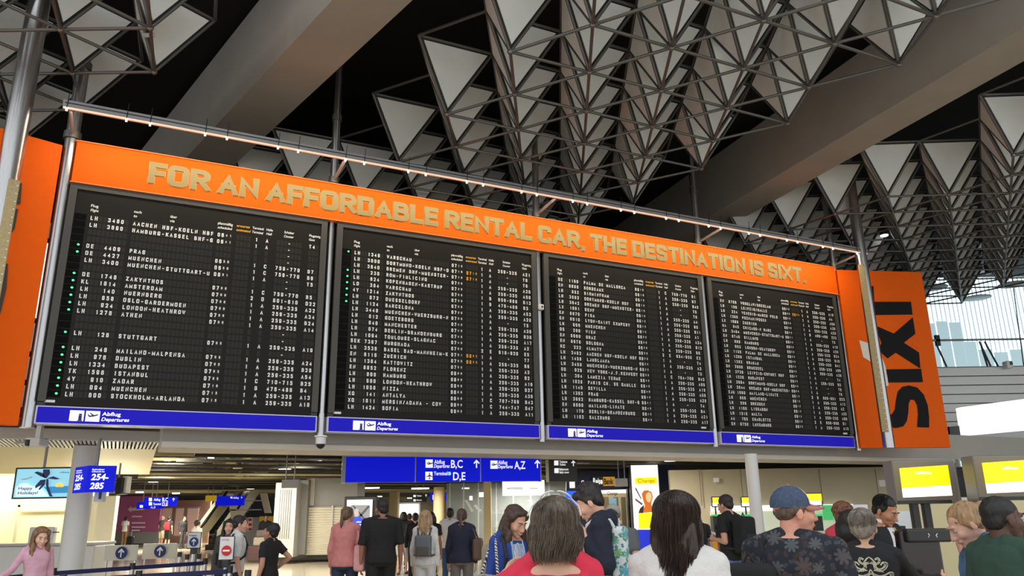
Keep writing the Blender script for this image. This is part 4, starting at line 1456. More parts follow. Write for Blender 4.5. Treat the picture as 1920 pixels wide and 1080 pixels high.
lt = MB(); ftext(lt, 'Bank', 1132.5, 908, D - .02, 9.5, 17, .03); ftext(lt, 'Change', 1139, 928, D, 5.5, 18); lt.build('dark_lettering', text_dark, t)
lt = MB(); fbox(lt, 1068, 903, 1078, 915, D, .04); lt.build('small_plate', sign_white, t)
t = thing('advertising_lightbox', 'bright white and yellow upright advertising panel reading Change', 'advertising panel', base(1216, 1050, 25))
fb('light_case', black_plastic, t, 1186, 869, 1243, 1095, 25.2, th=.3)
fb('lit_sheet', mat('ad_white', (1, 1, 1), .4, emit=1.0, ecol=(.97, .97, .92)), t, 1189, 872, 1240, 1092, 25.04, th=.03)
D = 25.0
g = MB(); fpoly(g, [(1190.5, 896), (1231, 895), (1232, 907), (1191, 908)], D); fpoly(g, [(1197, 962), (1238, 962), (1238, 990), (1198, 991)], D); g.build('yellow_field', yellow_lit, t)
g = MB(); fpoly(g, [(1195, 993), (1240, 993), (1240, 1060), (1197, 1060)], D); g.build('blue_field', mat('ad_blue', (.01, .03, .6), .4, emit=.6, ecol=(.01, .03, .65)), t)
g = MB(); fpoly(g, [(1203, 926), (1207, 920), (1215, 919), (1222, 923), (1224, 932), (1221, 945), (1226, 960), (1204, 962), (1209, 948), (1206, 938)], D - .004); g.build('scarf_picture', mat('ad_orange', (.8, .2, .02), .5, emit=.5, ecol=(.85, .2, .02)), t)
g = MB(); fpoly(g, [(1211, 927), (1216, 922), (1221, 925), (1222, 933), (1219, 942), (1214, 941), (1211, 935)], D - .008); g.build('face_picture', mat('ad_skin', (.9, .7, .4), .5, emit=.6, ecol=(.9, .68, .36)), t)
g = MB(); fpoly(g, [(1197, 962), (1200, 953), (1208, 946), (1206, 962)], D - .006); fpoly(g, [(1224, 955), (1234, 962), (1222, 962)], D - .006); g.build('coat_picture', mat('ad_plum', (.1, .03, .06), .5), t)
g = MB()
for P_ in ([(1192, 913), (1203, 935), (1202, 937), (1191, 917)], [(1191, 934), (1205, 944), (1204, 948), (1191, 938)]):
    fpoly(g, P_, D - .002)
g.build('grey_stroke', mat('ad_grey', (.3, .27, .33), .5), t)
lt = MB(); ftext(lt, 'Change', 1196, 905, D - .006, 6.5, 30, .0); lt.build('dark_lettering', mat('ad_olive', (.4, .34, .05), .5), t)
t = thing('navy_pillar', 'navy pillar right of the bright advertising panel', 'pillar', base(1257, 1040, 25.5))
t['kind'] = 'structure'
fb('pillar_face', navy, t, 1243, 872, 1273, 1095, 25.5, th=.8)

# ---- right check-in zone
wm = MB(); fbox(wm, 1262, 878, 1720, 1100, 22.5, .2)
struct(wm.build('wall_right_zone', beige), 'beige back wall behind the right check-in counters', 'wall')
sm = MB()
for x in (1313, 1391, 1539, 1645):
    fbox(sm, x, 879, x + 1.2, 948, 22.38, .02)
struct(sm.build('trim_4', mat('seam', tint(120, 112, 96), .6)), 'thin seams of the beige back wall', 'trim')
t = thing('wall_plate', 'small white plate on the beige wall left of the column', 'plate', at(1343, 904, 22.35))
fb('plate', white_metal, t, 1338, 896, 1348, 904, 22.35, th=.03)
t = thing('round_column', 'round white column before the right check-in counters', 'column', base(1416, 950, 16.6))
t['kind'] = 'structure'
p = np.array(base(1417, 950, 16.6))
MB().tube(p, p + ZUP * 2.76, .128, 32).build('shaft', mat('column_white', tint(222, 222, 220), .45), t, smooth=True)
t = thing('counter_backlight', 'long glowing white panel on the beige wall behind the counters', 'light panel', at(1440, 985, 20.5))
fb('glow_band', mat('band_glow', (1, 1, .95), .5, emit=.85, ecol=(1, 1, .9)), t, 1333, 947, 1600, 957, 22.36, th=.06)
fb('lower_panel', mat('band_low', tint(205, 212, 190), .5, emit=.25, ecol=(.7, .8, .6)), t, 1333, 957, 1600, 1000, 22.38, th=.06)
fb('green_field', mat('band_green', tint(70, 200, 110), .5, emit=.3, ecol=(.1, .7, .25)), t, 1543, 947, 1562, 975, 22.28, th=.03)
t = thing('check_in_counter', 'long check-in counter with white top and orange fronts at right', 'counter', base(1440, 1040, 17.6))
fb('counter_top', white_metal, t, 1330, 997, 1600, 1002, 17.6, th=.7, bevel=.01)
for x0, x1 in ((1332, 1346), (1350, 1396), (1440, 1500), (1508, 1560)):
    fb('orange_front', orange_front, t, x0, 1003, x1, 1048, 17.65, th=.08)
fb('counter_body', light_grey, t, 1331, 1002, 1600, 1100, 17.75, th=.5)
for k, (x0, x1, px0, px1) in enumerate(((1335, 1352, 1338, 1356), (1390, 1411, 1392, 1414), (1508, 1542, 1513, 1544))):
    pos = ('leftmost, beside the man in black', 'behind the white column', 'right of the man with the blue cap')[k]
    d = 18.0
    t = thing('counter_screen', 'yellow counter screen ' + pos, 'screen', at((x0 + x1) / 2, 1000, d))
    y0, y1 = (931, 951) if k < 2 else (924, 949)
    fb('bezel', black_plastic, t, x0, y0, x1, y1, d, th=.08, bevel=.01)
    ym = (y0 * .4 + y1 * .6)
    fb('yellow_field', yellow_lit, t, x0 + 1.5, y0 + 1.8, x1 - 1.5, ym, d - .07, th=.02)
    fb('white_field', white_lit, t, x0 + 1.5, ym, x1 - 1.5, y1 - 2, d - .07, th=.02)
    fb('stand', black_plastic, t, (x0 + x1) / 2 - 1, y1, (x0 + x1) / 2 + 1.2, 998, d, th=.04)
    d -= .12
    t = thing('self_service_terminal', 'black terminal with green top edge ' + pos, 'terminal', at((px0 + px1) / 2, 998, d))
    fb('terminal_body', black_plastic, t, px0, 967, px1, 998, d, th=.3, bevel=.02)
    fb('green_edge', mat('edge_green', (.03, .5, .15), .4, emit=.6, ecol=(.03, .55, .15)), t, px0 + 1, 964.5, px1 - 1, 968, d - .02, th=.28, bevel=.01)
    fb('terminal_screen', mat('screen_black', (.05, .055, .05), .12), t, px0 + 2, 972, px1 - 2, 994, d - .31 + .3, th=.02)
wm = MB(); fbox(wm, 1650, 935, 2080, 1120, 13.2, .15)
struct(wm.build('wall_right_cream', mat('cream_right', tint(206, 194, 152), .6)), 'cream back wall behind the bag drop at far right', 'wall')
t = thing('wall_screen', 'pale blue wall screen between the two yellow displays', 'screen', at(1817, 899, 11.6))
fb('bezel', clad_g, t, 1800, 860, 1834, 899, 11.6, th=.1)
fb('screen', mat('screen_pale', (.5, .8, .9), .3, emit=.8, ecol=(.5, .8, .92)), t, 1804, 864, 1831, 895, 11.48, th=.02)
g = MB(); fpoly(g, [(1818, 872), (1826, 867), (1831, 872), (1830, 880), (1824, 872)], 11.45); g.build('palm_picture', mat('pic_navy', (.01, .02, .12), .4), t)
t = thing('number_plate', 'grey counter number plate reading 135 below the wall screen', 'sign', at(1817, 911, 11.6))
fb('plate', light_grey, t, 1800, 899.5, 1834, 911, 11.6, th=.06)
lt = MB(); ftext(lt, '135', 1805, 908, 11.52, 6, 12); lt.build('numeral', text_dark, t)
t = thing('bag_counter', 'grey counter shelf behind the bag drop displays', 'counter', at(1815, 945, 10.5))
fb('shelf_edge', light_grey, t, 1690, 931, 1860, 941, 10.5, th=.3)
t = thing('light_board', 'tall pale board with notice behind the suited employee', 'notice board', base(1690, 1000, 11.5))
fb('board', mat('pale_board', tint(222, 226, 230), .5), t, 1686, 958, 1716, 1100, 11.5, th=.08)
t = thing('light_board', 'pale glass board left of the suited employee', 'notice board', base(1620, 1000, 12.5))
fb('board', mat('pale_board', tint(222, 226, 230), .5), t, 1596, 946, 1637, 1100, 12.5, th=.06)
t = thing('airline_panel', 'navy panel with white round crest beside the suited employee', 'panel', base(1694, 1010, 8.8))
fb('panel_face', navy, t, 1681, 986, 1706, 1100, 8.8, th=.06)
k8 = 8.8 / F
cr_ = MB()
q = at(1699, 1002, 8.72)
cr_.path([q + (XU * math.cos(a) + ZUP * math.sin(a)) * 5 * k8 for a in np.linspace(0, 6.28, 25)], .4 * k8, 6)
fpoly(cr_, [(1694, 1004), (1698, 1001), (1705, 998), (1701, 1003), (1697, 1006)], 8.71)
cr_.build('crest', white_print, t)


def bag_display(label, quad, housing, d, posts, tl):
    t = thing('bag_drop_display', label, 'display', base((housing[0] + housing[2]) / 2, 960, d))
    fb('housing', mat('display_grey', tint(118, 112, 104), .4), t, *housing, d, th=.22, bevel=.018)
    fb('lower_band', black_plastic, t, housing[0] + 8, housing[3] - 7, housing[2] - 12, housing[3] - 1.5, d - .215, th=.02)
    fb('side_edge', black_plastic, t, housing[2] - 10, housing[1] + 4, housing[2] + 2, housing[3] - 2, d + .05, th=.2, bevel=.02)
    (x0, y0), (x1, y1), (x2, y2), (x3, y3) = quad
    L_ = lambda a, b, f: (a[0] + (b[0] - a[0]) * f, a[1] + (b[1] - a[1]) * f)
    ml, mr = L_(quad[0], quad[3], .68), L_(quad[1], quad[2], .66)
    g = MB(); fpoly(g, [quad[0], quad[1], mr, ml], d - .235, .01); g.build('yellow_field', yellow_lit, t)
    g = MB(); fpoly(g, [ml, mr, quad[2], quad[3]], d - .235, .01); g.build('white_field', white_lit, t)
    lt = MB(); ftext(lt, 'Lufthansa', tl[0], tl[1], d - .25, 5, 28, .02); lt.build('lettering', sign_white, t)
    lt = MB(); ftext(lt, 'Bordkarte', tl[0] + 1, tl[1] + 7.5, d - .25, 4, 28, .0); lt.build('dark_lettering', mat('ad_olive', (.4, .34, .05), .5), t)
    for x in posts:
        q = at(x, housing[3] - 5, d - .08)
        MB().box([q[0], q[1], q[2] / 2], (.07, .07, q[2])).build('stand_post', black_plastic, t, bevel=.008)
    return t


bag_display('yellow bag drop display on two black posts, right of the suited employee', [(1687, 878), (1777, 872), (1786, 929), (1694, 933)], (1677, 862, 1797, 945), 8.2, (1712, 1734), (1717, 889))
bag_display('yellow bag drop display at the right edge above the man in green', [(1842, 868), (1960, 860), (1966, 920), (1852, 925)], (1830, 853, 1975, 938), 7.6, (1880, 1940), (1880, 880))
t = thing('display_back', 'dark upright screen edge left of the rightmost yellow display', 'display', at(1822, 932, 8.6))
fb('panel_edge', black_plastic, t, 1813, 874, 1829, 932, 8.6, th=.3, bevel=.02)
fb('shell', clad_g, t, 1826, 876, 1838, 932, 8.62, th=.25, bevel=.02)
q = at(1822, 930, 8.75)
MB().box((q[0], q[1], q[2] / 2), (.07, .07, q[2])).build('stand_post', black_plastic, t)
t = thing('bag_drop_kiosk', 'dark glossy bag drop kiosk between blonde woman and employee', 'kiosk', base(1742, 1040, 6.2))
fb('kiosk_body', mat('kiosk_maroon', (.018, .008, .008), .15), t, 1704, 994, 1781, 1250, 6.0, th=.1, bevel=.02)
fb('kiosk_rim', black_plastic, t, 1701, 991, 1785, 1017, 5.96, th=.09, bevel=.015)
cm = MB()
for x, s in ((1742, 1), (1756, -1)):
    cm.path([at(x - 1.5 * s, 1000.5, 5.86), at(x + .8 * s, 1004, 5.86), at(x - 1.5 * s, 1007.5, 5.86)], .0028, 6)
cm.build('bracket_mark', white_print, t)
t = thing('bag_drop_kiosk', 'black kiosk with red top edge at the right picture edge', 'kiosk', base(1925, 1040, 6.0))
fb('kiosk_body', black_plastic, t, 1880, 992, 1990, 1250, 6.0, th=.4, bevel=.03)
fb('red_edge', mat('edge_red', tint(190, 20, 30), .4, emit=.2, ecol=(.6, .02, .03)), t, 1884, 988, 1986, 993, 5.98, th=.38)
fb('kiosk_shelf', beige, t, 1878, 1032, 1990, 1055, 5.95, th=.1)

# ---- gallery level at upper right: lit box, slatted wall, railing, daylit corrugated window
t = thing('light_box', 'large blank white light box on the gallery at right', 'light box', at(1880, 815, 25))
m_ = MB(); fpoly(m_, [(1800, 764), (1990, 739), (1996, 800), (1808, 817)], 25, .25); m_.build('lit_face', mat('box_glow', (1, 1, 1), .5, emit=1.3, ecol=(1, 1, 1)), t)
m_ = MB(); fpoly(m_, [(1780, 800), (1800, 798), (1806, 820), (1782, 822)], 25.2, .4); m_.build('end_case', black_plastic, t)
wm = MB(); fbox(wm, 1700, 686, 2080, 830, 28.2, .2)
struct(wm.build('wall_gallery', clad_g), 'backing of the white slatted gallery wall', 'wall')
t = thing('slat_wall', 'white horizontal slat wall on the gallery at right', 'slatted wall', at(1840, 810, 28))
t['kind'] = 'structure'
for k in range(8):
    y = 688 + k * 17
    fb('slat', mat('slat_white', tint(226, 226, 222), .4), t, 1700, y, 2080, y + 15, 28.05, th=.06)
t = thing('gallery_railing', 'dark gallery railing with slanted struts before the bright window', 'railing', at(1840, 690, 28.5))
fb('handrail', dark_steel, t, 1700, 634, 2080, 637.5, 28.5, th=.06)
fb('rail_box', black_plastic, t, 1755, 628, 1763, 648, 28.5, th=.1)
for a, b in (((1757, 648), (1775, 688)), ((1836, 640), (1858, 688)), ((1846, 640), (1872, 688)), ((1840, 650), (1852, 688)), ((1895, 500), (1920, 690))):
    MB().tube(at(*a, 28.5), at(*b, 28.5), .035 if a[1] > 600 else .02, 8).build('strut', black_plastic, t)
t = thing('security_camera', 'white camera on the slatted gallery wall at right edge', 'camera', at(1894, 690, 27.6))
fb('camera_body', white_metal, t, 1888, 676, 1900, 690, 27.75, th=.3, bevel=.04)
fb('lens_face', black_plastic, t, 1894, 678, 1899, 684, 27.73, th=.03)
wn = thing('window_1', 'bright corrugated daylit window behind the right gallery', 'window', at(1850, 690, 32.5))
wn['kind'] = 'structure'
c0_, c1_ = at(1690, 600, 32.5), at(2100, 600, 32.5)
zb_, zt_ = at(1850, 700, 32.5)[2], at(1850, 470, 32.5)[2]
n_ = 150
v = []
for i in range(n_ * 4 + 1):
    x = c0_[0] + (c1_[0] - c0_[0]) * i / (n_ * 4)
    y = 32.5 + .05 * math.sin(i / 4 * 2 * math.pi)
    v += [(x, y, zb_), (x, y, zt_)]
g = MB().add(v, [(2 * i, 2 * i + 2, 2 * i + 3, 2 * i + 1) for i in range(n_ * 4)])
g.build('pane', mat('daylight_sheet', (.7, .85, .9), .4, emit=1.2, ecol=(.86, .96, 1.0)), wn, smooth=True)
rb = MB()
for i in range(0, n_, 3):
    x = c0_[0] + (c1_[0] - c0_[0]) * i / n_
    rb.box((x, 32.4, (zb_ + zt_) / 2), (.045, .04, zt_ - zb_))
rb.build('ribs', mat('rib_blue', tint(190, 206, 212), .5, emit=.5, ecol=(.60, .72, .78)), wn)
wb = MB()
for (x0, y0, x1, y1) in ((1740, 606, 1760, 690), (1762, 602, 1784, 690), (1786, 604, 1808, 690), (1811, 640, 1834, 690), (1837, 655, 1862, 690), (1866, 660, 1892, 690), (1896, 655, 1920, 690)):
    fbox(wb, x0, y0, x1, y1, 32.3, .02)
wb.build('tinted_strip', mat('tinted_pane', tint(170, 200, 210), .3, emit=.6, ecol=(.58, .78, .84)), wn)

# ---- queue barriers, lower left
def stanchion(x, y, label, ztop=1.0, d=None):
    hz = 958.5 - .01546 * (x - 960)
    d = d or (EYE - ztop) * F / (y - hz)
    b_ = np.array(base(x, y, d))
    t = thing('belt_post', label, 'barrier post', b_, 'belt barrier posts')
    MB().tube(b_ + ZUP * .03, b_ + ZUP * ztop, .035, 16).build('pole', chrome, t, smooth=True)
    MB().lathe([(.18, 0), (.18, .015), (.05, .04), (.04, .045)], b_, 24).build('foot', chrome, t, smooth=True)
    MB().tube(b_ + ZUP * (ztop - .08), b_ + ZUP * (ztop + .015), .042, 16).build('belt_head', black_plastic, t, smooth=True)
    return b_


def belt_run(a, b_, label):
    t = thing('barrier_belt', label, 'barrier belt', (a + b_) / 2 + ZUP * .75, 'blue barrier belts')
    d = (b_ - a) / np.linalg.norm(b_ - a)
    n = np.cross(d, ZUP)
    for z in (.94, .74):
        MB().box((a + b_) / 2 + ZUP * z, (np.linalg.norm(b_ - a) - .07, .006, .06), (d, n, ZUP)).build('belt', belt, t)


S1 = [stanchion(x, y, l) for x, y, l in ((-60, 1071, 'barrier post left of the girl in pink, cut by the picture edge'), (102, 1058, 'silver barrier post right of the girl in pink'), (250, 1049, 'silver barrier post below the first arrow board'), (386, 1041, 'silver barrier post left of the no-entry plate'))]
for i, l in enumerate(('blue belts before the girl in pink', 'blue belts before the round column', 'blue belts below the two arrow boards')):
    belt_run(S1[i], S1[i + 1], l)
S2 = [stanchion(x, y, l) for x, y, l in ((120, 1070, 'near barrier post at the bottom edge below the column'), (262, 1062, 'near barrier post at the bottom edge below the arrow boards'), (432, 1054, 'near barrier post below the no-entry plate'), (466, 1061, 'barrier post before the boy in white'))]
for i, l in enumerate(('near blue belts along the bottom edge, left run', 'near blue belts along the bottom edge, right run')):
    belt_run(S2[i], S2[i + 1], l)
for x, y, l in ((338, 1030, 'far barrier post behind the second arrow board'), (352, 1034, 'far barrier post under the blue arrow plate'), (374, 1033, 'far barrier post right of the blue arrow plate')):
    stanchion(x, y, l)


def arrow_board(x0, y0, x1, y1, d, label):
    t = thing('arrow_board', label, 'sign', at((x0 + x1) / 2, y1, d), 'white boards with blue arrows')
    fb('board', mat('board_white', tint(214, 212, 200), .5), t, x0, y0, x1, y1, d, th=.04, bevel=.01)
    c = at((x0 + x1) / 2 + 2, (y0 + y1) / 2, d - .025)
    k = d / F
    r = 10.5 * k
    MB().lathe([(r, 0), (r, .004)], c + YU * -.02, 28, (XU, ZUP, -YU)).build('blue_disc', mat('disc_blue', tint(20, 44, 110), .5), t)
    a = MB(); shape(a, ARROW, c + np.array([-7.5 * k, -.03, -7.5 * k]), XU, ZUP, 15 * k); a.build('arrow', white_print, t)
    for x in (x0 + 4, x1 - 4):
        q = at(x, y1, d)
        MB().tube((q[0], q[1], 0), (q[0], q[1], q[2]), .02, 8).build('leg', chrome, t)


arrow_board(196, 1022, 257, 1051, 15.4, 'left white board with blue arrow disc below the magenta wall')
arrow_board(267, 1019, 331, 1048, 16.2, 'right white board with blue arrow disc below the far travellers')


def plate(x0, y0, x1, y1, d, label, red):
    t = thing('queue_sign', label, 'sign', base((x0 + x1) / 2, y1, d))
    fb('plate_frame', black_plastic, t, x0 - .6, y0 - .6, x1 + .6, y1 + 1, d, th=.03, bevel=.01)
    fb('plate_face', white_metal, t, x0 + .6, y0 + .6, x1 - .6, y1 - 1, d - .025, th=.012)
    k = d / F
    c = at((x0 + x1) / 2, y0 + (y1 - y0) * .6, d - .04)
    r = (x1 - x0) * .32 * k
    MB().lathe([(r, 0), (r, .003)], c, 28, (XU, ZUP, -YU)).build('disc', mat('disc_red', tint(200, 24, 30), .5) if red else mat('disc_blue', tint(20, 44, 110), .5), t)
    a = MB()
    if red:
        a.box(c - YU * .006, (r * 1.4, .004, r * .34))
    else:
        shape(a, ARROW, c + np.array([-r * .7, -.006, -r * .7]), XU, ZUP, r * 1.4)
    a.build('bar_mark' if red else 'arrow', white_print, t)
    lt = MB(); ftext(lt, 'Kein Eingang' if red else 'Eingang', x0 + 4, y0 + 7, d - .04, 2.2, (x1 - x0) * .5); lt.build('lettering', mat('disc_red', tint(200, 24, 30), .5) if red else text_dark, t)
    q = at((x0 + x1) / 2, y1 + 1, d)
    MB().tube((q[0], d, 0.03), (q[0], d, q[2]), .035, 14).build('pole', chrome, t, smooth=True)
    MB().box((q[0], d, q[2] - .04), (.1, .09, .1)).build('bracket', black_plastic, t, bevel=.01)
    MB().lathe([(.18, 0), (.18, .015), (.05, .035)], (q[0], d, 0), 20).build('foot', chrome, t, smooth=True)


plate(411, 1006, 438, 1050, 11.6, 'white plate with red no-entry disc before the boy in white', True)
plate(351, 998, 376, 1028, 14.6, 'white plate with blue arrow disc on a barrier post', False)

# ================================================================== PEOPLE
def rot(yaw=0, pitch=0, roll=0):
    """head turn: yaw to the person's right +, pitch down +, roll to the right +"""
    cy, sy, cp, sp, cr, sr = math.cos(R(-yaw)), math.sin(R(-yaw)), math.cos(R(-pitch)), math.sin(R(-pitch)), math.cos(R(roll)), math.sin(R(roll))
    Z = np.array([[cy, -sy, 0], [sy, cy, 0], [0, 0, 1]])
    X = np.array([[1, 0, 0], [0, cp, -sp], [0, sp, cp]])
    Y = np.array([[cr, 0, sr], [0, 1, 0], [-sr, 0, cr]])
    return Z @ X @ Y


def capsule(mb, p, q, r1, r2, n=14):
    p, q = np.asarray(p, float), np.asarray(q, float)
    mb.tube(p, q, r1, n, r2)
    mb.ell(p, (r1 * .995,) * 3, n, 8)
    mb.ell(q, (r2 * .995,) * 3, n, 8)


FOLD = bpy.data.textures.new('fabric_folds', 'CLOUDS')
FOLD.noise_scale = .13
FOLD.noise_depth = 2
HAIRT = bpy.data.textures.new('hair_clumps', 'CLOUDS')
HAIRT.noise_scale = .035


def skin_up(mb, name, voxel, m, parent, smooth=4, disp=0., tex=None, factor=.5):
    """fuse the closed shapes of mb into one continuous surface"""
    me = mb.mesh('shape')
    o = bpy.data.objects.new('shape', me)
    COL.objects.link(o)
    r = o.modifiers.new('r', 'REMESH')
    r.mode = 'VOXEL'
    r.voxel_size = voxel
    if smooth:
        s = o.modifiers.new('s', 'SMOOTH')
        s.iterations = smooth
        s.factor = factor
    if disp:
        d = o.modifiers.new('d', 'DISPLACE')
        d.texture = tex or FOLD
        d.strength = disp
        d.mid_level = .5
        d.texture_coords = 'LOCAL'
    dg = bpy.context.evaluated_depsgraph_get()
    out = bpy.data.meshes.new_from_object(o.evaluated_get(dg))
    bpy.data.objects.remove(o)
    bpy.data.meshes.remove(me)
    out.name = name
    out.materials.clear()
    out.materials.append(m)
    out.polygons.foreach_set('use_smooth', [True] * len(out.polygons))
    ob = bpy.data.objects.new(name, out)
    COL.objects.link(ob)
    ob.parent = parent
    return ob


SKINS = {}


def skin_mat(c):
    return mat('skin_%d_%d_%d' % c, tint(*c), .5, sss=.12, noise=.05, nscale=30)


def cloth(c, pat=.08, rough=.85):
    return mat('cloth_%d_%d_%d' % c, tint(*c), rough, noise=pat, nscale=14, bump=.25, bscale=220)


def hair_mat(c):
    return mat('hair_%d_%d_%d' % c, tint(*c), .55, noise=.45, nscale=55, stretch=(1, 1, .12), bump=.5, bscale=110)


ARM = {
 'down': ((.045, -.02, -.29), (.055, .05, -.54)),
 'front': ((.03, -.05, -.28), (-.07, .19, -.25)),
 'low_front': ((.04, -.03, -.29), (-.04, .17, -.42)),
 'strap': ((.05, -.06, -.27), (-.03, .10, -.08)),
 'hip': ((.20, -.10, -.23), (.05, .03, -.40)),
}


def person(label, px, py, d, face, skin=(205, 160, 135), hair=('short', (40, 32, 28)), top=(90, 90, 90), sleeve='short', bottom=(40, 42, 50), legs='long',
           yaw=0, pitch=0, roll=0, lean=0, fem=False, la='down', ra='down', vox=.011, near=False, neck=1.475, hem=.9, wide=1., shoes=(40, 40, 42), top_mat=None, cap=None, stride=0., faceparts=None, hoffs=.0, strands=0, kid=False, collar=None, smile=False):
    tp = at(px, py, d)
    h = tp[2] - hoffs
    s = h / 1.75
    hs = s * (1.16 if kid else 1.06)
    sw = (.165 if fem else .19) * wide
    root = thing('person', label, 'person', (tp[0], d, 0))
    root.rotation_euler = (0, 0, -R(face))
    lr = R(lean)

    def T(p):
        p = np.asarray(p, float)
        z0 = .95
        if p[2] > z0 and lean:
            y, z = p[1], p[2] - z0
            p = np.array([p[0], y * math.cos(lr) + z * math.sin(lr), z0 + z * math.cos(lr) - y * math.sin(lr)])
        return p * s
    HR = rot(yaw, pitch + lean * .3, roll)
    piv = T((0, -.015, 1.495))
    kz = .108 if not kid else .098

    def HT(p):
        return piv + HR @ (np.array([p[0], p[1] + .025, p[2] + kz]) * hs)
    # keep the crown where the photo has it
    crown = HT((0, -.015, .115))
    wx = crown[0] * math.cos(R(face)) + crown[1] * math.sin(R(face))
    wy = -crown[0] * math.sin(R(face)) + crown[1] * math.cos(R(face))
    dz = h - crown[2]
    root.location.x -= wx
    root.location.y -= wy
    root.location.z = 0
    if abs(dz) > .005:
        s2 = h / crown[2]
        s *= s2
        hs *= s2
        piv = T((0, -.015, 1.495))
    W_ = wide
    rings = [(.86, .10, .09, -.005), (.92, .165, .115, -.01), (.99, .165 if fem else .16, .115, -.008), (1.06, .145 if fem else .15, .105, 0), (1.13, .13 if fem else .148, .10, .004), (1.22, .142 if fem else .158, .108, .006), (1.32, .158 if fem else .175, .115, .004), (1.40, .16 if fem else .18, .10, -.004), (1.445, .14 if fem else .16, .08, -.014), (1.475, .10, .066, -.018), (1.505, .062, .056, -.016)]

    def torso(mb, g, z0, z1):
        n = 22
        rr = [r for r in rings if z0 - .001 <= r[0] <= z1 + .001]
        a = lambda z: [np.interp(z, [r[0] for r in rings], [r[i] for r in rings]) for i in (1, 2, 3)]
        zs = [z0] + [r[0] for r in rr if r[0] > z0 + .01 and r[0] < z1 - .01] + [z1]
        v = []
        for z in zs:
            rx, ry, yo = a(z)
            for k in range(n):
                t = 2 * math.pi * k / n
                c, sn = math.cos(t), math.sin(t)
                v.append(T(((rx * W_ + g) * math.copysign(abs(c) ** .85, c), yo + (ry * (1 + (W_ - 1) * 1.4) + g) * math.copysign(abs(sn) ** .85, sn), z)))
        f = []
        for i in range(len(zs) - 1):
            f += [(i * n + k, i * n + (k + 1) % n, (i + 1) * n + (k + 1) % n, (i + 1) * n + k) for k in range(n)]
        m = (len(zs) - 1) * n
        f += [tuple(range(n - 1, -1, -1)), tuple(range(m, m + n))]
        mb.add(v, f)
    sh, el, wr = {}, {}, {}
    for sd, a in ((-1, la), (1, ra)):
        a = ARM[a] if isinstance(a, str) else a
        sh[sd] = np.array([sd * (sw - .02), -.012, 1.42])
        el[sd] = sh[sd] + np.array([sd * (a[0][0] + .005), a[0][1], a[0][2]])
        wr[sd] = sh[sd] + np.array([sd * a[1][0], a[1][1], a[1][2]])
    hip = {sd: np.array([sd * .088 * W_, 0, .90]) for sd in (-1, 1)}
    kne = {sd: np.array([sd * .095, .03 + sd * stride * .5, .49]) for sd in (-1, 1)}
    ank = {sd: np.array([sd * .095, -.02 + sd * stride, .085]) for sd in (-1, 1)}
    af = .88 if fem else 1.
    # ---- body
    B = MB()
    torso(B, -.004, .86, 1.49)
    capsule(B, T((0, -.018, 1.44)), HT((0, -.03, -.06)), .056 * s * af, .052 * s * af)
    for sd in (-1, 1):
        capsule(B, T(sh[sd]), T(el[sd]), .05 * s * af, .039 * s * af)
        capsule(B, T(el[sd]), T(wr[sd]), .04 * s * af, .026 * s * af)
        B.ell(T(sh[sd]), np.array([.06, .058, .06]) * s * af)
        capsule(B, T((sd * .03, -.03, 1.485)), T((sd * (sw - .05), -.02, 1.432)), .038 * s, .036 * s)
        # hand
        fdir = T(wr[sd]) - T(el[sd])
        fdir /= np.linalg.norm(fdir)
        sx = np.array([sd * 1., 0, 0]) if abs(fdir[0]) < .8 else np.array([0, 0, 1.])
        thumb_side = np.cross(fdir, np.cross(np.array([-sd * 1., .6, .3]), fdir))
        ts = np.cross(sx, fdir)
        ts = ts / (np.linalg.norm(ts) + 1e-9)
        if ts[1] < 0 or (abs(ts[1]) < .3 and ts[2] < 0):
            ts = -ts
        pn_ = np.cross(fdir, ts)
        if np.dot(pn_, [-sd, 0, 0]) < 0 and abs(pn_[0]) > .2:
            pn_ = -pn_
        hw = T(wr[sd])
        B.ell(hw + fdir * .048 * s, np.array([.04, .016, .05]) * s, 12, 8, np.column_stack([ts, pn_, fdir]))
        rf = .0088 * s + (.002 if vox > .009 else 0)
        for q, (o_, ln) in enumerate(((.028, .068), (.010, .076), (-.009, .07), (-.027, .054))):
            k0 = hw + fdir * .088 * s + ts * o_ * s
            k1 = k0 + (fdir * .85 + pn_ * .35) * ln * .5 * s
            k2 = k1 + (fdir * .45 + pn_ * .75) * ln * .45 * s
            capsule(B, k0 - fdir * .02 * s, k1, rf * 1.05, rf, 8)
            capsule(B, k1, k2, rf, rf * .85, 8)
        t0 = hw + fdir * .03 * s + ts * .03 * s
        t1 = t0 + (ts * .75 + fdir * .6 + pn_ * .2) * .035 * s
        capsule(B, t0, t1, rf * 1.25, rf * 1.1, 8)
        capsule(B, t1, t1 + (fdir * .85 + pn_ * .35) * .03 * s, rf * 1.1, rf * .9, 8)
        # legs
        capsule(B, T(hip[sd]), T(kne[sd]), .078 * s, .05 * s)
        capsule(B, T(kne[sd]), T(ank[sd]), .05 * s, .033 * s)
        B.ell(T(kne[sd]) * [1, 1, .72] + np.array([0, -.015, 0]) * s, np.array([.05, .055, .11]) * s)
        capsule(B, T(ank[sd]) - [0, .03 * s, .03 * s], T(ank[sd]) + np.array([sd * .015, .13, -.055]) * s, .036 * s, .028 * s)
    # head
    E_ = lambda c, r: B.ell(HT(c), np.array(r) * hs, 18, 12, HR)
    E_((0, -.015, .035), (.074, .094, .080))
    E_((0, .022, -.02), (.063, .070, .082))
    E_((0, .034, -.072), (.047, .052, .042))
    E_((0, .072, -.098), (.022, .018, .017))
    E_((.036, .06, -.03), (.026, .026, .028)); E_((-.036, .06, -.03), (.026, .026, .028))
    capsule(B, HT((-.03, .083, .02)), HT((.03, .083, .02)), .0125 * hs, .0125 * hs, 8)
    capsule(B, HT((0, .092, .006)), HT((0, .113, -.036)), .0085 * hs, .0125 * hs, 10)
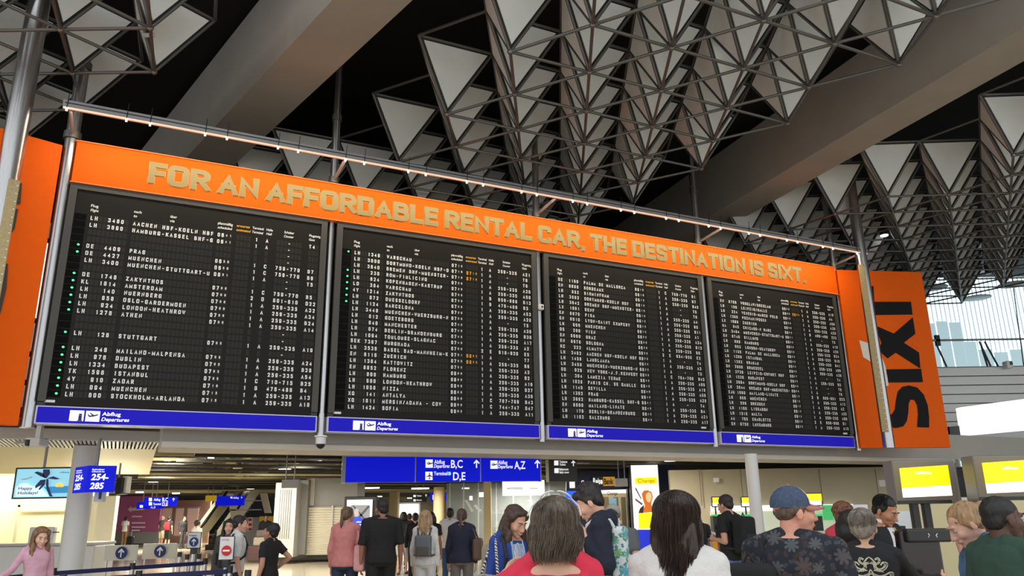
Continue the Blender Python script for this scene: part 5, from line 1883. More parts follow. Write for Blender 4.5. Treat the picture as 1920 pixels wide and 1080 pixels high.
    E_((.011, .100, -.04), (.0095, .012, .008)); E_((-.011, .100, -.04), (.0095, .012, .008))
    E_((0, .086, -.066), (.024, .014, .012))
    for sd in (-1, 1):
        B.ell(HT((sd * .077, -.01, -.012)), np.array([.009, .02, .032]) * hs, 10, 8, HR @ rot(sd * 12, 0, 0))
    sm = skin_mat(skin)
    skin_up(B, 'body', vox * .8 if near else vox, sm, root, 3, factor=.4)
    # ---- face details
    fp = near if faceparts is None else faceparts
    if fp:
        for sd in (-1, 1):
            e = MB().ell(HT((sd * .031, .080, .002)), np.array([.0125, .0115, .0125 * (.32 if pitch > 15 else .5)]) * hs, 14, 10, HR)
            eo = e.build('eye', mat('eye_white', (.5, .48, .46), .35), root, smooth=True, local=True)
            MB().ell(HT((sd * .031, .0882, .0015)), np.array([.0062, .0045, .0055 * (.6 if pitch > 15 else .95)]) * hs, 10, 8, HR).build('iris', mat('iris_dark', (.02, .012, .008), .2), eo, smooth=True, local=True)
            if not (cap and not cap[2]):
                MB().path([HT((sd * .013, .0975, .021)), HT((sd * .03, .0985, .0275)), HT((sd * .05, .082, .022))], [.0035 * hs, .004 * hs, .002 * hs], 6).build('eyebrow', hair_mat(hair[1]), root, smooth=True, local=True)
        lipm = mat('lips_%d' % skin[0], tint(min(255, int(skin[0] * .84)), int(skin[1] * .68), int(skin[2] * .68)), .45)
        lw, up_ = (.031, .008) if smile else (.024, 0)
        MB().path([HT((-lw, .084, -.066 + up_)), HT((-.012, .096, -.0675)), HT((0, .0975, -.0665)), HT((.012, .096, -.0675)), HT((lw, .084, -.066 + up_))], [.002 * hs, .0045 * hs, .0045 * hs, .0045 * hs, .002 * hs], 8).build('lips', lipm, root, smooth=True, local=True)
        if smile:
            MB().path([HT((-.02, .0945, -.0665)), HT((0, .1035, -.0675)), HT((.02, .0945, -.0665))], [.002 * hs, .003 * hs, .002 * hs], 6).build('teeth', mat('teeth', (.8, .78, .74), .3), root, smooth=True, local=True)
    # ---- clothes
    tm = top_mat or cloth(top)
    g = .013 if near else .015
    C = MB()
    torso(C, g, hem, neck)
    frac = {'none': 0, 'short': .62, 'elbow': .98, 'long': 2}[sleeve]
    if frac:
        for sd in (-1, 1):
            a, b, c = T(sh[sd]), T(el[sd]), T(wr[sd])
            C.ell(a, np.array([.072, .07, .07]) * s * af)
            capsule(C, T((sd * (.05 if neck > 1.44 else .075), -.03, 1.482)), T((sd * (sw - .05), -.02, 1.445)), .05 * s, .052 * s)
            if frac <= 1:
                C.tube(a, a + (b - a) * frac, .068 * s * af, 16, .061 * s * af)
            else:
                capsule(C, a, b, .064 * s * af, .054 * s * af)
                C.tube(b, b + (c - b) * .96, .054 * s * af, 16, .042 * s * af)
    if collar == 'hood':
        C.ell(T((0, -.085, 1.46)), np.array([.12, .06, .075]) * s)
        C.ell(T((.06, -.02, 1.475)), np.array([.045, .075, .05]) * s); C.ell(T((-.06, -.02, 1.475)), np.array([.045, .075, .05]) * s)
    if collar in ('shirt', 'polo'):
        C.tube(T((0, -.02, 1.43)), T((0, -.014, 1.505)), .077 * s * af, 18, .066 * s * af)
    vv = vox if near else max(vox, .011)
    to = skin_up(C, 'shirt' if sleeve != 'long' else 'jacket' if collar else 'sweater', vv, tm, root, 5, .022 * s)
    if fem is not None:
        pass
    bm = cloth(bottom)
    Pn = MB()
    torso(Pn, .010, .86, max(hem + .04, .99))
    for sd in (-1, 1):
        if legs == 'long':
            capsule(Pn, T(hip[sd]), T(kne[sd]), .098 * s, .068 * s)
            Pn.tube(T(kne[sd]), T(ank[sd]), .067 * s, 16, .058 * s)
            Pn.ell(T(kne[sd]), (.067 * s,) * 3)
        else:
            Pn.tube(T(hip[sd]), T(kne[sd]) + np.array([0, 0, .02 * s]), .105 * s, 16, .092 * s)
            Pn.ell(T(hip[sd]), (.105 * s,) * 3)
    skin_up(Pn, 'trousers' if legs == 'long' else 'shorts', .014, bm, root, 5, .02 * s)
    for sd in (-1, 1):
        S_ = MB()
        a = T(ank[sd])
        S_.ell(a + np.array([sd * .006, .055, -.045]) * s, np.array([.047, .135, .042]) * s, 16, 10)
        S_.box(a + np.array([sd * .006, .055, -.072]) * s, np.array([.085, .26, .024]) * s)
        skin_up(S_, 'shoe', .011, cloth(shoes), root, 3)
    # ---- hair
    st, hc = hair
    hm = hair_mat(hc)
    G = MB()
    H_ = lambda c, r: G.ell(HT(c), np.array(r) * hs, 18, 12, HR)
    hv = .009 if near else .011
    if st in ('short', 'messy', 'cap'):
        if st != 'cap':
            H_((0, -.024, .047), (.081, .098, .080))
        if st != 'cap':
            H_((0, -.062, -.012), (.069, .046, .062))
        else:
            H_((0, -.05, .012), (.0705, .053, .06))
        for sd in (-1, 1):
            H_((sd * .068, -.012, .018), (.014, .04, .038))
        if st == 'messy':
            for q in range(22):
                a, b = rng.uniform(0, 6.28), rng.uniform(.1, 1.25)
                H_((.078 * math.sin(b) * math.sin(a), -.02 + .095 * math.sin(b) * math.cos(a), .05 + .082 * math.cos(b)), (.02, .022, .017))
            H_((0, .055, .085), (.06, .035, .03))
    elif st == 'buzz':
        H_((0, -.020, .041), (.0775, .0955, .0785))
        H_((0, -.058, -.005), (.066, .045, .055))
    elif st == 'bob':
        H_((0, -.028, .036), (.093, .110, .090))
        H_((0, -.056, -.045), (.112, .078, .098))
        for sd in (-1, 1):
            H_((sd * .086, -.012, -.045), (.032, .058, .088))
    elif st == 'long':
        H_((0, -.026, .042), (.095, .106, .085))
        H_((0, -.078, -.09), (.1, .056, .17))
        H_((0, -.085, -.20), (.09, .045, .13))
        for sd in (-1, 1):
            H_((sd * .086, -.022, -.09), (.028, .048, .15))
    elif st == 'longfront':
        H_((0, -.028, .046), (.085, .100, .083)); H_((0, .034, .088), (.06, .042, .028))
        H_((0, -.078, -.08), (.088, .05, .16))
        for sd in (-1, 1):
            H_((sd * .07, .0, .05), (.03, .06, .05))
            H_((sd * .084, -.012, -.06), (.024, .045, .12))
            H_((sd * .082, .055, -.17), (.034, .034, .13))
            H_((sd * .078, .085, -.26), (.028, .026, .10))
    elif st in ('bun', 'pony'):
        H_((0, -.024, .043), (.081, .099, .081))
        H_((0, -.06, .0), (.072, .052, .07))
        for sd in (-1, 1):
            H_((sd * .07, -.02, .008), (.014, .045, .045))
        if st == 'bun':
            H_((0, -.128, .03), (.036, .03, .04)); H_((.012, -.135, -.01), (.024, .026, .035))
        else:
            for q in range(7):
                H_((0, -.118 - .012 * math.sin(q * .6), -.005 - q * .035), (.03 - .002 * q, .028 - .002 * q, .032))
    elif st == 'curly':
        H_((0, -.026, .042), (.092, .105, .088))
        H_((0, -.06, -.04), (.088, .062, .075))
        for q in range(150):
            a, b = rng.uniform(0, 6.28), rng.uniform(0, 2.2)
            x, y, z = .094 * math.sin(b) * math.sin(a), -.035 + .105 * math.sin(b) * math.cos(a), .035 + .09 * math.cos(b)
            if y < .055 or z > .07:
                H_((x, y, z), (.016, .016, .016))
    elif st == 'crop':
        H_((0, -.024, .047), (.085, .101, .083))
        H_((0, -.064, -.01), (.074, .05, .066))
        for sd in (-1, 1):
            H_((sd * .07, -.015, .012), (.017, .042, .045))
    hr_o = skin_up(G, 'hair', hv, hm, root, 4 if st != 'curly' else 1, .012 if near else .008, HAIRT)
    if strands and st != 'longfront':
        sb = MB()
        prof = {'bob': (.099, .114, .092, -.028, .036, .15, -.25), 'long': (.099, .109, .087, -.026, .042, .33, .1), 'crop': (.086, .102, .084, -.024, .047, .03, -.5), 'short': (.082, .099, .081, -.024, .047, .02, -.5), 'bun': (.082, .1, .082, -.024, .043, .0, 0), 'messy': (.088, .105, .09, -.02, .05, .01, 0)}[st]
        rx, ry, rz, oy, oz, drop, inw = prof
        for q in range(strands):
            ph = rng.uniform(0, 2 * math.pi)
            front = math.cos(ph) > .55
            j = rng.uniform(.985, 1.05 if drop > .05 else 1.015)
            jit = rng.uniform(-.12, .12)
            pts = []
            th0 = rng.uniform(.0, .9) if rng.uniform() < .6 else rng.uniform(.5, 1.5)
            th1 = (.6 if front else 1.75 if drop > .05 else rng.uniform(1.25, 2.1))
            if th0 > th1 - .2:
                continue
            for k in range(7):
                th = th0 + (th1 - th0) * k / 6
                a = ph + jit * th
                pts.append(np.array([rx * j * math.sin(th) * math.sin(a), oy + ry * j * math.sin(th) * math.cos(a), oz + rz * j * math.cos(th)]))
            if st == 'bun':
                tgt = np.array([0, -.115, .025])
                pts = [p + (tgt - p) * (k / 6) ** 2 * .9 for k, p in enumerate(pts)]
                pts = [np.array([p[0], p[1], p[2]]) for p in pts]
            elif not front and drop:
                L_ = drop * rng.uniform(.75, 1.1)
                e = pts[-1]
                wv = rng.uniform(-.012, .012)
                for k in range(1, 6):
                    f_ = k / 5
                    sc_ = 1 + inw * .35 * f_ * f_ + (.12 * math.sin(f_ * 3) if st == 'bob' else 0)
                    pts.append(np.array([e[0] * sc_ + wv * math.sin(f_ * 5), oy + (e[1] - oy) * sc_ + wv * math.cos(f_ * 4), e[2] - L_ * f_]))
            r0 = rng.uniform(.0006, .0013) * hs
            sb.path([HT(p) for p in pts], [r0] * (len(pts) - 1) + [r0 * .3], 3)
        sb.build('hair_strands', hm, root, smooth=True, local=True)
    if cap:
        c1, c2, back = cap[:3]
        K_ = MB()
        n = 20
        v = [HT((0, -.018, .128))]
        for i in range(1, 7):
            t = i / 6 * 1.74
            v += [HT((.082 * math.sin(t) * math.sin(2 * math.pi * k / n), -.018 + .101 * math.sin(t) * math.cos(2 * math.pi * k / n), .036 + .092 * math.cos(t))) for k in range(n)]
        f = [(0, 1 + (k + 1) % n, 1 + k) for k in range(n)]
        for i in range(5):
            a = 1 + i * n
            f += [(a + k, a + (k + 1) % n, a + n + (k + 1) % n, a + n + k) for k in range(n)]
        K_.add(v, f)
        co = K_.build('cap', c1, root, smooth=True, local=True)
        if len(cap) > 3:
            FP = MB()
            v = []
            for i in range(1, 7):
                t = i / 6 * 1.55
                v += [HT((.0835 * math.sin(t) * math.sin(a), -.018 + .1025 * math.sin(t) * math.cos(a), .036 + .0935 * math.cos(t))) for a in np.linspace(-.75, .75, 9)]
            FP.add(v, [(i * 9 + k, i * 9 + k + 1, (i + 1) * 9 + k + 1, (i + 1) * 9 + k) for i in range(5) for k in range(8)])
            FP.build('cap_front_panel', cap[3], co, smooth=True, local=True)['label'] = 'white front panel of the cap'
        sg_ = -1 if back else 1
        V = MB()
        rows = []
        for i in range(4):
            f_ = i / 3
            rows.append([HT((x * (.074 - .012 * f_ * f_), sg_ * (.085 * math.sqrt(max(0, 1 - (x * .85) ** 2)) + .095 * f_ * math.sqrt(max(0, 1.05 - x * x))) - .018, .042 - .022 * f_ - .02 * x * x)) for x in np.linspace(-1, 1, 13)])
        vv_ = [p for r_ in rows for p in r_]
        V.add(vv_, [(i * 13 + k, i * 13 + k + 1, (i + 1) * 13 + k + 1, (i + 1) * 13 + k) for i in range(3) for k in range(12)])
        bo = V.build('cap_brim', c2, co, smooth=True, local=True)
        so = bo.modifiers.new('thick', 'SOLIDIFY')
        so.thickness = .006
        MB().ell(HT((0, -.018, .13)), (.008, .008, .005)).build('cap_button', c2, co, local=True)
    f_ = R(face)
    Rz = np.array([[math.cos(f_), math.sin(f_), 0], [-math.sin(f_), math.cos(f_), 0], [0, 0, 1]])
    loc = np.array(root.location)
    return dict(root=root, T=T, HT=HT, s=s, hs=hs, wr=wr, el=el, sh=sh, HR=HR, W=lambda p: loc + Rz @ np.asarray(p, float), Rz=Rz, top=to)


def backpack(P, label, m, m2, size=(.28, .15, .42), z=1.2, straps=True, dy=0., pocket=True, dx=0.):
    s = P['s']
    c = P['T']((dx, -.125 - size[1] / 2 - dy, z))
    w = P['W'](c)
    t = thing('backpack', label, 'backpack', w - np.array([0, 0, size[2] * s / 2]))
    X, Y = P['Rz'] @ XU, P['Rz'] @ YU
    a = (X, Y, ZUP)
    b_ = MB()
    b_.box(w, np.array(size) * s, a)
    o = b_.build('bag_body', m, t, bevel=min(.05, size[1] * .28) * s)
    o.modifiers['bevel'].segments = 4
    if pocket:
        MB().box(w - Y * size[1] * .5 * s - ZUP * .08 * s, (size[0] * .74 * s, .05 * s, size[2] * .42 * s), a).build('pocket', m2, t, bevel=.02 * s)
    MB().path([w + ZUP * size[2] * s * .5 - X * .03, w + ZUP * (size[2] * .5 + .05) * s, w + ZUP * size[2] * s * .5 + X * .03], .008, 6).build('grab_loop', m2, t)
    if straps:
        for sd in (-1, 1):
            pts = [P['W'](P['T'](q)) for q in ((sd * .09, -.135, 1.36), (sd * .105, -.085, 1.455), (sd * .115, .0, 1.478), (sd * .115, .075, 1.42), (sd * .12, .128, 1.30), (sd * .14, .10, 1.15), (sd * .165, -.03, 1.06), (sd * .12, -.13, 1.05))]
            MB().path(pts, .017 * s, 8).build('strap', m2, t, smooth=True)
    return t


def shoulder_bag(P, label, m, side, z=.98, size=(.13, .34, .28), fwd_=0., out=.02, strap_z=1.46):
    s = P['s']
    c = P['T']((side * (.24 + out), fwd_, .94)) + np.array([0, 0, (z - .94) * s])
    w = P['W'](c)
    t = thing('shoulder_bag', label, 'bag', w - np.array([0, 0, size[2] * s / 2]))
    X, Y = P['Rz'] @ XU, P['Rz'] @ YU
    o = MB().box(w, np.array(size) * s, (X, Y, ZUP)).build('bag_body', m, t, bevel=.045 * s)
    o.modifiers['bevel'].segments = 4
    tp_ = P['W'](P['T']((side * .15, -.01, strap_z + .03)))
    MB().path([w + Y * size[1] * .42 * s + ZUP * size[2] * .42 * s, (w + Y * .14 * s + tp_) / 2 + ZUP * .1, tp_, (w - Y * .14 * s + tp_) / 2 + ZUP * .1, w - Y * size[1] * .42 * s + ZUP * size[2] * .42 * s], .012 * s, 8).build('strap', m, t, smooth=True)
    return t


# patterned fabrics -------------------------------------------------
def floral(name, base_, f1, f2, scale=9.):
    """petalled flowers and small leaves printed on cloth (object-space x and z)"""
    m = bpy.data.materials.new(name)
    m.use_nodes = True
    nt = m.node_tree
    N, Lk = nt.nodes.new, nt.links.new
    b = nt.nodes['Principled BSDF']
    b.inputs['Roughness'].default_value = .85
    tc = N('ShaderNodeTexCoord')
    sx = N('ShaderNodeSeparateXYZ'); Lk(tc.outputs['Object'], sx.inputs[0])
    cb_ = N('ShaderNodeCombineXYZ'); Lk(sx.outputs[0], cb_.inputs[0]); Lk(sx.outputs[2], cb_.inputs[1])

    def mth(op, a, c=None):
        n = N('ShaderNodeMath'); n.operation = op
        for k, v in enumerate((a, c)):
            if v is None:
                continue
            if isinstance(v, (int, float)):
                n.inputs[k].default_value = v
            else:
                Lk(v, n.inputs[k])
        return n.outputs[0]
    col = None
    for sc_, pet, rad, cols in ((scale, 4.0, .46, (f1, f2)), (scale * 2.3, 1.0, .40, (tuple(x * .55 for x in f1), tuple(x * .5 for x in f2)))):
        sv = N('ShaderNodeVectorMath'); sv.operation = 'SCALE'; sv.inputs[3].default_value = sc_; Lk(cb_.outputs[0], sv.inputs[0])
        v = N('ShaderNodeTexVoronoi'); v.voronoi_dimensions = '2D'; v.inputs['Scale'].default_value = 1; v.inputs['Randomness'].default_value = .75
        Lk(sv.outputs[0], v.inputs['Vector'])
        df = N('ShaderNodeVectorMath'); df.operation = 'SUBTRACT'; Lk(sv.outputs[0], df.inputs[0]); Lk(v.outputs['Position'], df.inputs[1])
        d = N('ShaderNodeSeparateXYZ'); Lk(df.outputs[0], d.inputs[0])
        cs = N('ShaderNodeSeparateColor'); Lk(v.outputs['Color'], cs.inputs[0])
        ang = mth('ADD', mth('ARCTAN2', d.outputs[1], d.outputs[0]), mth('MULTIPLY', cs.outputs[1], 6.28))
        pt = mth('POWER', mth('ABSOLUTE', mth('COSINE', mth('MULTIPLY', ang, pet))), .7)
        lim = mth('MULTIPLY', mth('ADD', mth('MULTIPLY', pt, .72), .28), mth('ADD', mth('MULTIPLY', cs.outputs[2], rad * .5), rad * .6))
        mask = mth('LESS_THAN', v.outputs['Distance'], lim)
        vein = mth('GREATER_THAN', mth('ABSOLUTE', mth('SINE', mth('MULTIPLY', ang, pet * 3))), .25)
        mask = mth('MULTIPLY', mask, mth('ADD', mth('MULTIPLY', vein, .6), .4))
        cm = N('ShaderNodeMixRGB'); cm.inputs[1].default_value = (*cols[0], 1); cm.inputs[2].default_value = (*cols[1], 1); Lk(cs.outputs[0], cm.inputs[0])
        o = N('ShaderNodeMixRGB'); Lk(mask, o.inputs[0]); Lk(cm.outputs[0], o.inputs[2])
        if col is None:
            first = o
        else:
            o.inputs[1].default_value = (*base_, 1)
            Lk(o.outputs[0], first.inputs[1])
        col = o
    Lk(first.outputs[0], b.inputs['Base Color'])
    return m


def stripes(name, c1, c2, scale, axis='X', wob=2.):
    m = bpy.data.materials.new(name)
    m.use_nodes = True
    nt = m.node_tree
    b = nt.nodes['Principled BSDF']
    b.inputs['Roughness'].default_value = .8
    tc = nt.nodes.new('ShaderNodeTexCoord')
    w = nt.nodes.new('ShaderNodeTexWave'); w.bands_direction = axis; w.inputs['Scale'].default_value = scale; w.inputs['Distortion'].default_value = wob
    r = nt.nodes.new('ShaderNodeValToRGB'); r.color_ramp.elements[0].position = .45; r.color_ramp.elements[1].position = .55
    r.color_ramp.elements[0].color = (*c1, 1); r.color_ramp.elements[1].color = (*c2, 1)
    nt.links.new(tc.outputs['Object'], w.inputs['Vector']); nt.links.new(w.outputs['Fac'], r.inputs[0]); nt.links.new(r.outputs[0], b.inputs['Base Color'])
    return m


black_c = cloth((22, 22, 24))
denim = mat('denim', tint(70, 96, 130), .85, noise=.35, nscale=12, bump=.5, bscale=160)
# ---- foreground crowd
P = person('person with grey-brown bob, sunglasses on head and red top, seen from behind', 1040, 936, 3.6, 8, hair=('bob', (98, 86, 76)), top=(205, 44, 72), sleeve='short', fem=True, near=True, vox=.009, neck=1.42, strands=2300, la=((.17, .06, -.10), (.12, .27, -.02)), hem=.88, bottom=(40, 46, 60), hoffs=.0)
g = MB()
HT = P['HT']
for sd in (-1, 1):
    g.path([HT((sd * (.036 + .03 * math.cos(a)), .035 + .022 * math.sin(a), .132 - .012 * math.sin(a) - .012 * math.cos(a))) for a in np.linspace(0, 6.28, 15)], .0035, 6)
    g.path([HT((sd * .066, .035, .118)), HT((sd * .1, -.01, .085)), HT((sd * .112, -.06, .05))], .003, 6)
g.path([HT((-.01, .04, .135)), HT((.01, .04, .135))], .003, 6)
g.build('sunglasses', mat('glasses_pale', (.7, .7, .68), .3), P['root'], smooth=True, local=True)
P = person('person with long dark brown hair in pale grey sweater, seen from behind', 1268, 926, 3.75, 12, hair=('long', (52, 40, 33)), top=(205, 203, 200), sleeve='long', fem=True, near=True, vox=.009, strands=2300, roll=3, wide=1.12, top_mat=mat('knit_pale', tint(208, 206, 204), .9, noise=.02, nscale=40, bump=.4, bscale=120), yaw=8)
g = MB()
for q in range(8):
    a0_ = rng.uniform(-.04, .02)
    g.path([P['HT']((-.03 + a0_, -.115, -.22)), P['HT']((-.045 + a0_, -.135, -.27)), P['HT']((-.065 + a0_, -.14, -.305)), P['HT']((-.095 + a0_ * .6, -.135, -.31)), P['HT']((-.115 + a0_ * .6, -.13, -.285))], [.006, .006, .005, .004, .0015], 6)
g.build('curled_tips', hair_mat((52, 40, 33)), P['root'], smooth=True, local=True)
fl_shirt = floral('floral_shirt', tint(24, 28, 40), tint(78, 84, 88), tint(72, 54, 52), 9.5)
capm = mat('cap_blue', tint(58, 72, 96), .8, noise=.25, nscale=60)
P = person('person in blue cap and dark floral shirt, head turned right', 1478, 911, 4.4, 28, skin=(208, 148, 126), hair=('cap', (92, 74, 62)), top=(30, 34, 46), top_mat=fl_shirt, near=True, vox=.009, wide=1.14, yaw=54, cap=(capm, mat('cap_brim_red', tint(168, 110, 100), .7), False, mat('cap_white', tint(200, 196, 190), .8)), collar=None, ra=((.08, .02, -.27), (.16, .2, -.34)), hoffs=.012, faceparts=True)
bk = backpack(P, 'black backpack hanging on left shoulder of person in blue cap', black_c, mat('strap_black', (.01, .01, .011), .7), size=(.26, .16, .44), z=1.14, straps=False, dy=-.03, dx=-.2)
o_ = MB().path([P['W'](P['T'](q)) for q in ((-.13, -.14, 1.3), (-.135, -.09, 1.46), (-.14, .0, 1.485), (-.145, .08, 1.42), (-.16, .11, 1.25), (-.17, .0, 1.05), (-.13, -.13, 1.0))], .022, 8).build('strap', mat('strap_black', (.01, .01, .011), .7), bk, smooth=True)
person('person with reddish curly hair in pink-red top behind the blue cap', 1578, 943, 8.6, 20, hair=('curly', (112, 72, 50)), top=(196, 58, 76), fem=True, near=True, vox=.011, strands=0)
person('person with black hair in black clothes, mostly hidden behind the grey-haired person', 1591, 957, 6.3, 10, hair=('bob', (20, 18, 18)), top=(22, 22, 26), sleeve='long', fem=True)
P = person('person with short grey hair in black top with ornate embroidery', 1614, 956, 5.6, 22, hair=('crop', (132, 122, 110)), top=(24, 24, 28), sleeve='long', near=True, vox=.009, strands=500, fem=True, wide=1.2, ra=((.13, .12, -.18), (.30, .36, -.18)), yaw=12)
emb = MB()


def on_back(P, u, v, off=.012):
    """point on the back of the torso: u across, v height (1.75 m figure)"""
    p = np.array([u, -.16, v])
    return P['T'](p)


def back_pts(P, pts):
    inv = P['top'].data
    return pts


import mathutils.bvhtree as _bv


def project_back(P, paths, r, name, m, frm=-1.0):
    bm_ = P['top'].data
    tree = _bv.BVHTree.FromPolygons([v.co for v in bm_.vertices], [tuple(p.vertices) for p in bm_.polygons])
    out = MB()
    for pts in paths:
        hit = []
        for (u, v) in pts:
            q = P['T']((u, 0, v))
            h_ = tree.ray_cast(Vector((q[0], frm, q[2])), Vector((0, -math.copysign(1, frm), 0)))
            if h_[0] is not None:
                hit.append(np.array(h_[0]) + np.array([0, math.copysign(.002, frm), 0]))
        if len(hit) > 1:
            out.path(hit, r, 5)
    return out.build(name, m, P['root'], smooth=True, local=True)


orn = []
cx_, cz_ = .01, 1.285
for sx_ in (-1, 1):
    for (pts) in ([(0, .13), (.03, .10), (.02, .06), (.05, .03), (.10, .05), (.12, .09), (.09, .10), (.07, .075)],
                  [(0, .09), (.04, .075), (.075, .10), (.06, .13), (.035, .115)],
                  [(0, .02), (.04, .0), (.09, .01), (.13, .035), (.15, .02), (.12, -.015), (.08, -.02)],
                  [(0, -.03), (.03, -.05), (.08, -.05), (.12, -.07), (.11, -.10), (.07, -.09), (.05, -.07)],
                  [(0, -.08), (.03, -.10), (.05, -.14), (.03, -.17), (.0, -.19)],
                  [(0, .05), (.018, .02), (.018, -.03), (0, -.06)],
                  [(.02, .0), (.05, -.025), (.09, -.03)], [(.02, .04), (.05, .05), (.08, .03)]):
        orn.append([(cx_ + sx_ * a, cz_ + b_) for a, b_ in pts])


def smooth_path(p):
    p = np.array(p)
    for _ in range(2):
        q = [p[0]]
        for a, b in zip(p[:-1], p[1:]):
            q += [a * .75 + b * .25, a * .25 + b * .75]
        p = np.array(q + [p[-1]])
    return p


orn2 = [smooth_path(p) for p in orn]
for p in list(orn2):
    c_ = p.mean(axis=0)
    orn2.append(c_ + (p - c_) * .62)
    orn2.append(c_ + (p - c_) * .82 + [0, .004])
project_back(P, orn2, .0030, 'embroidery', mat('embroidery_silver', tint(196, 190, 166), .5, .2))
sb_ = thing('strap_belt', 'white lettered bag strap over left shoulder of the grey-haired person', 'strap', P['W'](P['T']((-.15, -.1, 1.1))))
_t = P['top'].data
_tree = _bv.BVHTree.FromPolygons([v.co for v in _t.vertices], [tuple(p.vertices) for p in _t.polygons])
sp_pts = []
for zz in (1.465, 1.44, 1.40, 1.34, 1.28, 1.2, 1.1):
    q = P['T']((-.15 - (1.465 - zz) * .08, 0, zz))
    h_ = _tree.ray_cast(Vector((q[0], -1, q[2])), Vector((0, 1, 0)))
    if h_[0] is not None:
        sp_pts.append(P['W'](np.array(h_[0]) + np.array([0, -.008, 0])))
m_ = MB()
Xs = P['Rz'] @ XU
for a, b_ in zip(sp_pts[:-1], sp_pts[1:]):
    m_.add([a - Xs * .022, a + Xs * .022, b_ + Xs * .022, b_ - Xs * .022], [(0, 1, 2, 3)])
so = m_.build('webbing', mat('strap_white', tint(214, 214, 212), .7), sb_)
sd_ = so.modifiers.new('thick', 'SOLIDIFY'); sd_.thickness = .006; sd_.offset = 0
lt = MB()
v_ = sp_pts[-3] - sp_pts[-2]
v_ = v_ / np.linalg.norm(v_)
nb_ = np.cross(v_, Xs)
if np.dot(nb_, EYEP - sp_pts[2]) < 0: nb_ = -nb_
text(lt, 'FASHION & BAG', sp_pts[-2] - v_ * .04 + Xs * .011 + nb_ * .008, v_, -Xs, .022, .22, .02)
lt.build('lettering', text_dark, sb_)
# employee
P = person('person in black suit with white shirt and yellow lanyard, looking down', 1664, 932, 7.4, 152, skin=(176, 122, 92), hair=('short', (22, 20, 20)), top=(24, 24, 27), sleeve='long', near=True, vox=.009, pitch=26, yaw=-8, collar=None, la='front', ra='front', neck=1.45, strands=500)
project_back(P, [[(x, z) for z in np.linspace(1.47, 1.2, 9)] for x in np.linspace(-.035, .035, 7)], .006, 'shirt_front', mat('shirt_white', (.75, .75, .76), .8), 1.0)
cl_ = MB(); cl_.tube(P['T']((0, -.02, 1.45)), P['T']((0, -.008, 1.52)), .072 * P['s'], 18, .064 * P['s']); cl_.build('shirt_collar', mat('shirt_white', (.75, .75, .76), .8), P['root'], smooth=True, local=True)
project_back(P, [[(0, 1.46), (.004, 1.40), (0, 1.22)]], .016, 'tie', mat('tie_red', tint(150, 110, 112), .7), 1.0)
project_back(P, [[(-.06, 1.44), (-.10, 1.36), (-.105, 1.26)]], .008, 'lanyard', mat('lanyard_yellow', tint(235, 200, 30), .6), 1.0)
P = person('person with blonde hair tied in a bun in denim jacket, facing left', 1790, 947, 4.95, -80, skin=(204, 160, 140), hair=('bun', (150, 118, 84)), top=(72, 96, 128), top_mat=denim, sleeve='long', fem=True, near=True, vox=.009, pitch=30, collar='shirt', la='front', ra='front')
person('person with short black hair in dark green polo, facing right', 1868, 931, 4.5, 76, skin=(84, 56, 44), hair=('buzz', (22, 20, 20)), top=(42, 70, 58), near=True, vox=.009, yaw=8, collar='polo', wide=1.1, faceparts=True)
# ---- second row
P = person('smiling person in blue cardigan and striped blouse, looking down', 971, 951, 7.0, 150, skin=(206, 156, 130), hair=('longfront', (66, 48, 40)), top=(34, 62, 140), sleeve='long', fem=True, near=True, vox=.009, pitch=24, yaw=-12, la='front', ra='low_front', smile=True, strands=400, neck=1.43)
st_m = stripes('blouse_stripes', tint(226, 228, 230), tint(70, 110, 160), 22, 'X', 3.)
project_back(P, [[(x, z) for z in np.linspace(1.455 - abs(x) * .5, 1.0, 12)] for x in np.linspace(-.06, .06, 11)], .008, 'blouse', st_m, 1.0)
backpack(P, 'beige backpack on the smiling person in blue', mat('canvas_beige', tint(138, 128, 112), .85, noise=.1), cloth((40, 40, 44)), size=(.30, .18, .44), z=1.18)
shoulder_bag(P, 'black and white patterned bag carried by the smiling person in blue', stripes('bag_pattern', (.02, .02, .02), tint(206, 200, 190), 16, 'DIAGONAL', 6.), 1, z=1.0, size=(.14, .36, .34), fwd_=.08)
ph = thing('mobile_phone', 'dark phone held by the smiling person in blue', 'phone', P['W'](P['T'](P['wr'][-1]) + np.array([.0, .11, .02])))
MB().box(P['W'](P['T'](P['wr'][-1]) + np.array([.03, .12, .01]) * P['s']), (.075, .012, .15), (P['Rz'] @ XU, P['Rz'] @ np.array([0, .5, .86]), P['Rz'] @ np.array([0, .86, -.5]))).build('phone_body', black_plastic, ph, bevel=.004)
P = person('young person with dark tousled hair in navy hoodie, facing left', 1093, 914, 6.7, -80, skin=(214, 164, 140), hair=('messy', (34, 28, 26)), top=(24, 30, 48), sleeve='long', near=True, vox=.009, pitch=30, collar='hood', la='strap', ra=((.05, -.03, -.28), (-.06, .2, -.14)))
pk = floral('pack_print', tint(205, 212, 214), tint(60, 150, 190), tint(110, 170, 90), 9)
backpack(P, 'white backpack with green and blue print on the person in navy hoodie', pk, mat('strap_pale', tint(206, 206, 204), .7), size=(.26, .12, .42), z=1.2, dy=-.035)
P = person('person in pale grey cap and grey polo, seen from behind', 1149, 946, 8.8, 14, skin=(196, 150, 128), hair=('cap', (120, 110, 100)), top=(92, 96, 100), cap=(mat('cap_grey', tint(150, 148, 142), .8, noise=.1), mat('cap_grey', tint(150, 148, 142), .8), True), wide=1.15, collar='polo', vox=.011, hoffs=.012, lean=12, pitch=16)
P = person('person in black with black hood behind the red top', 1075, 1000, 4.6, 0, hair=('short', (20, 18, 18)), top=(16, 16, 18), sleeve='long', wide=1.1) if False else None
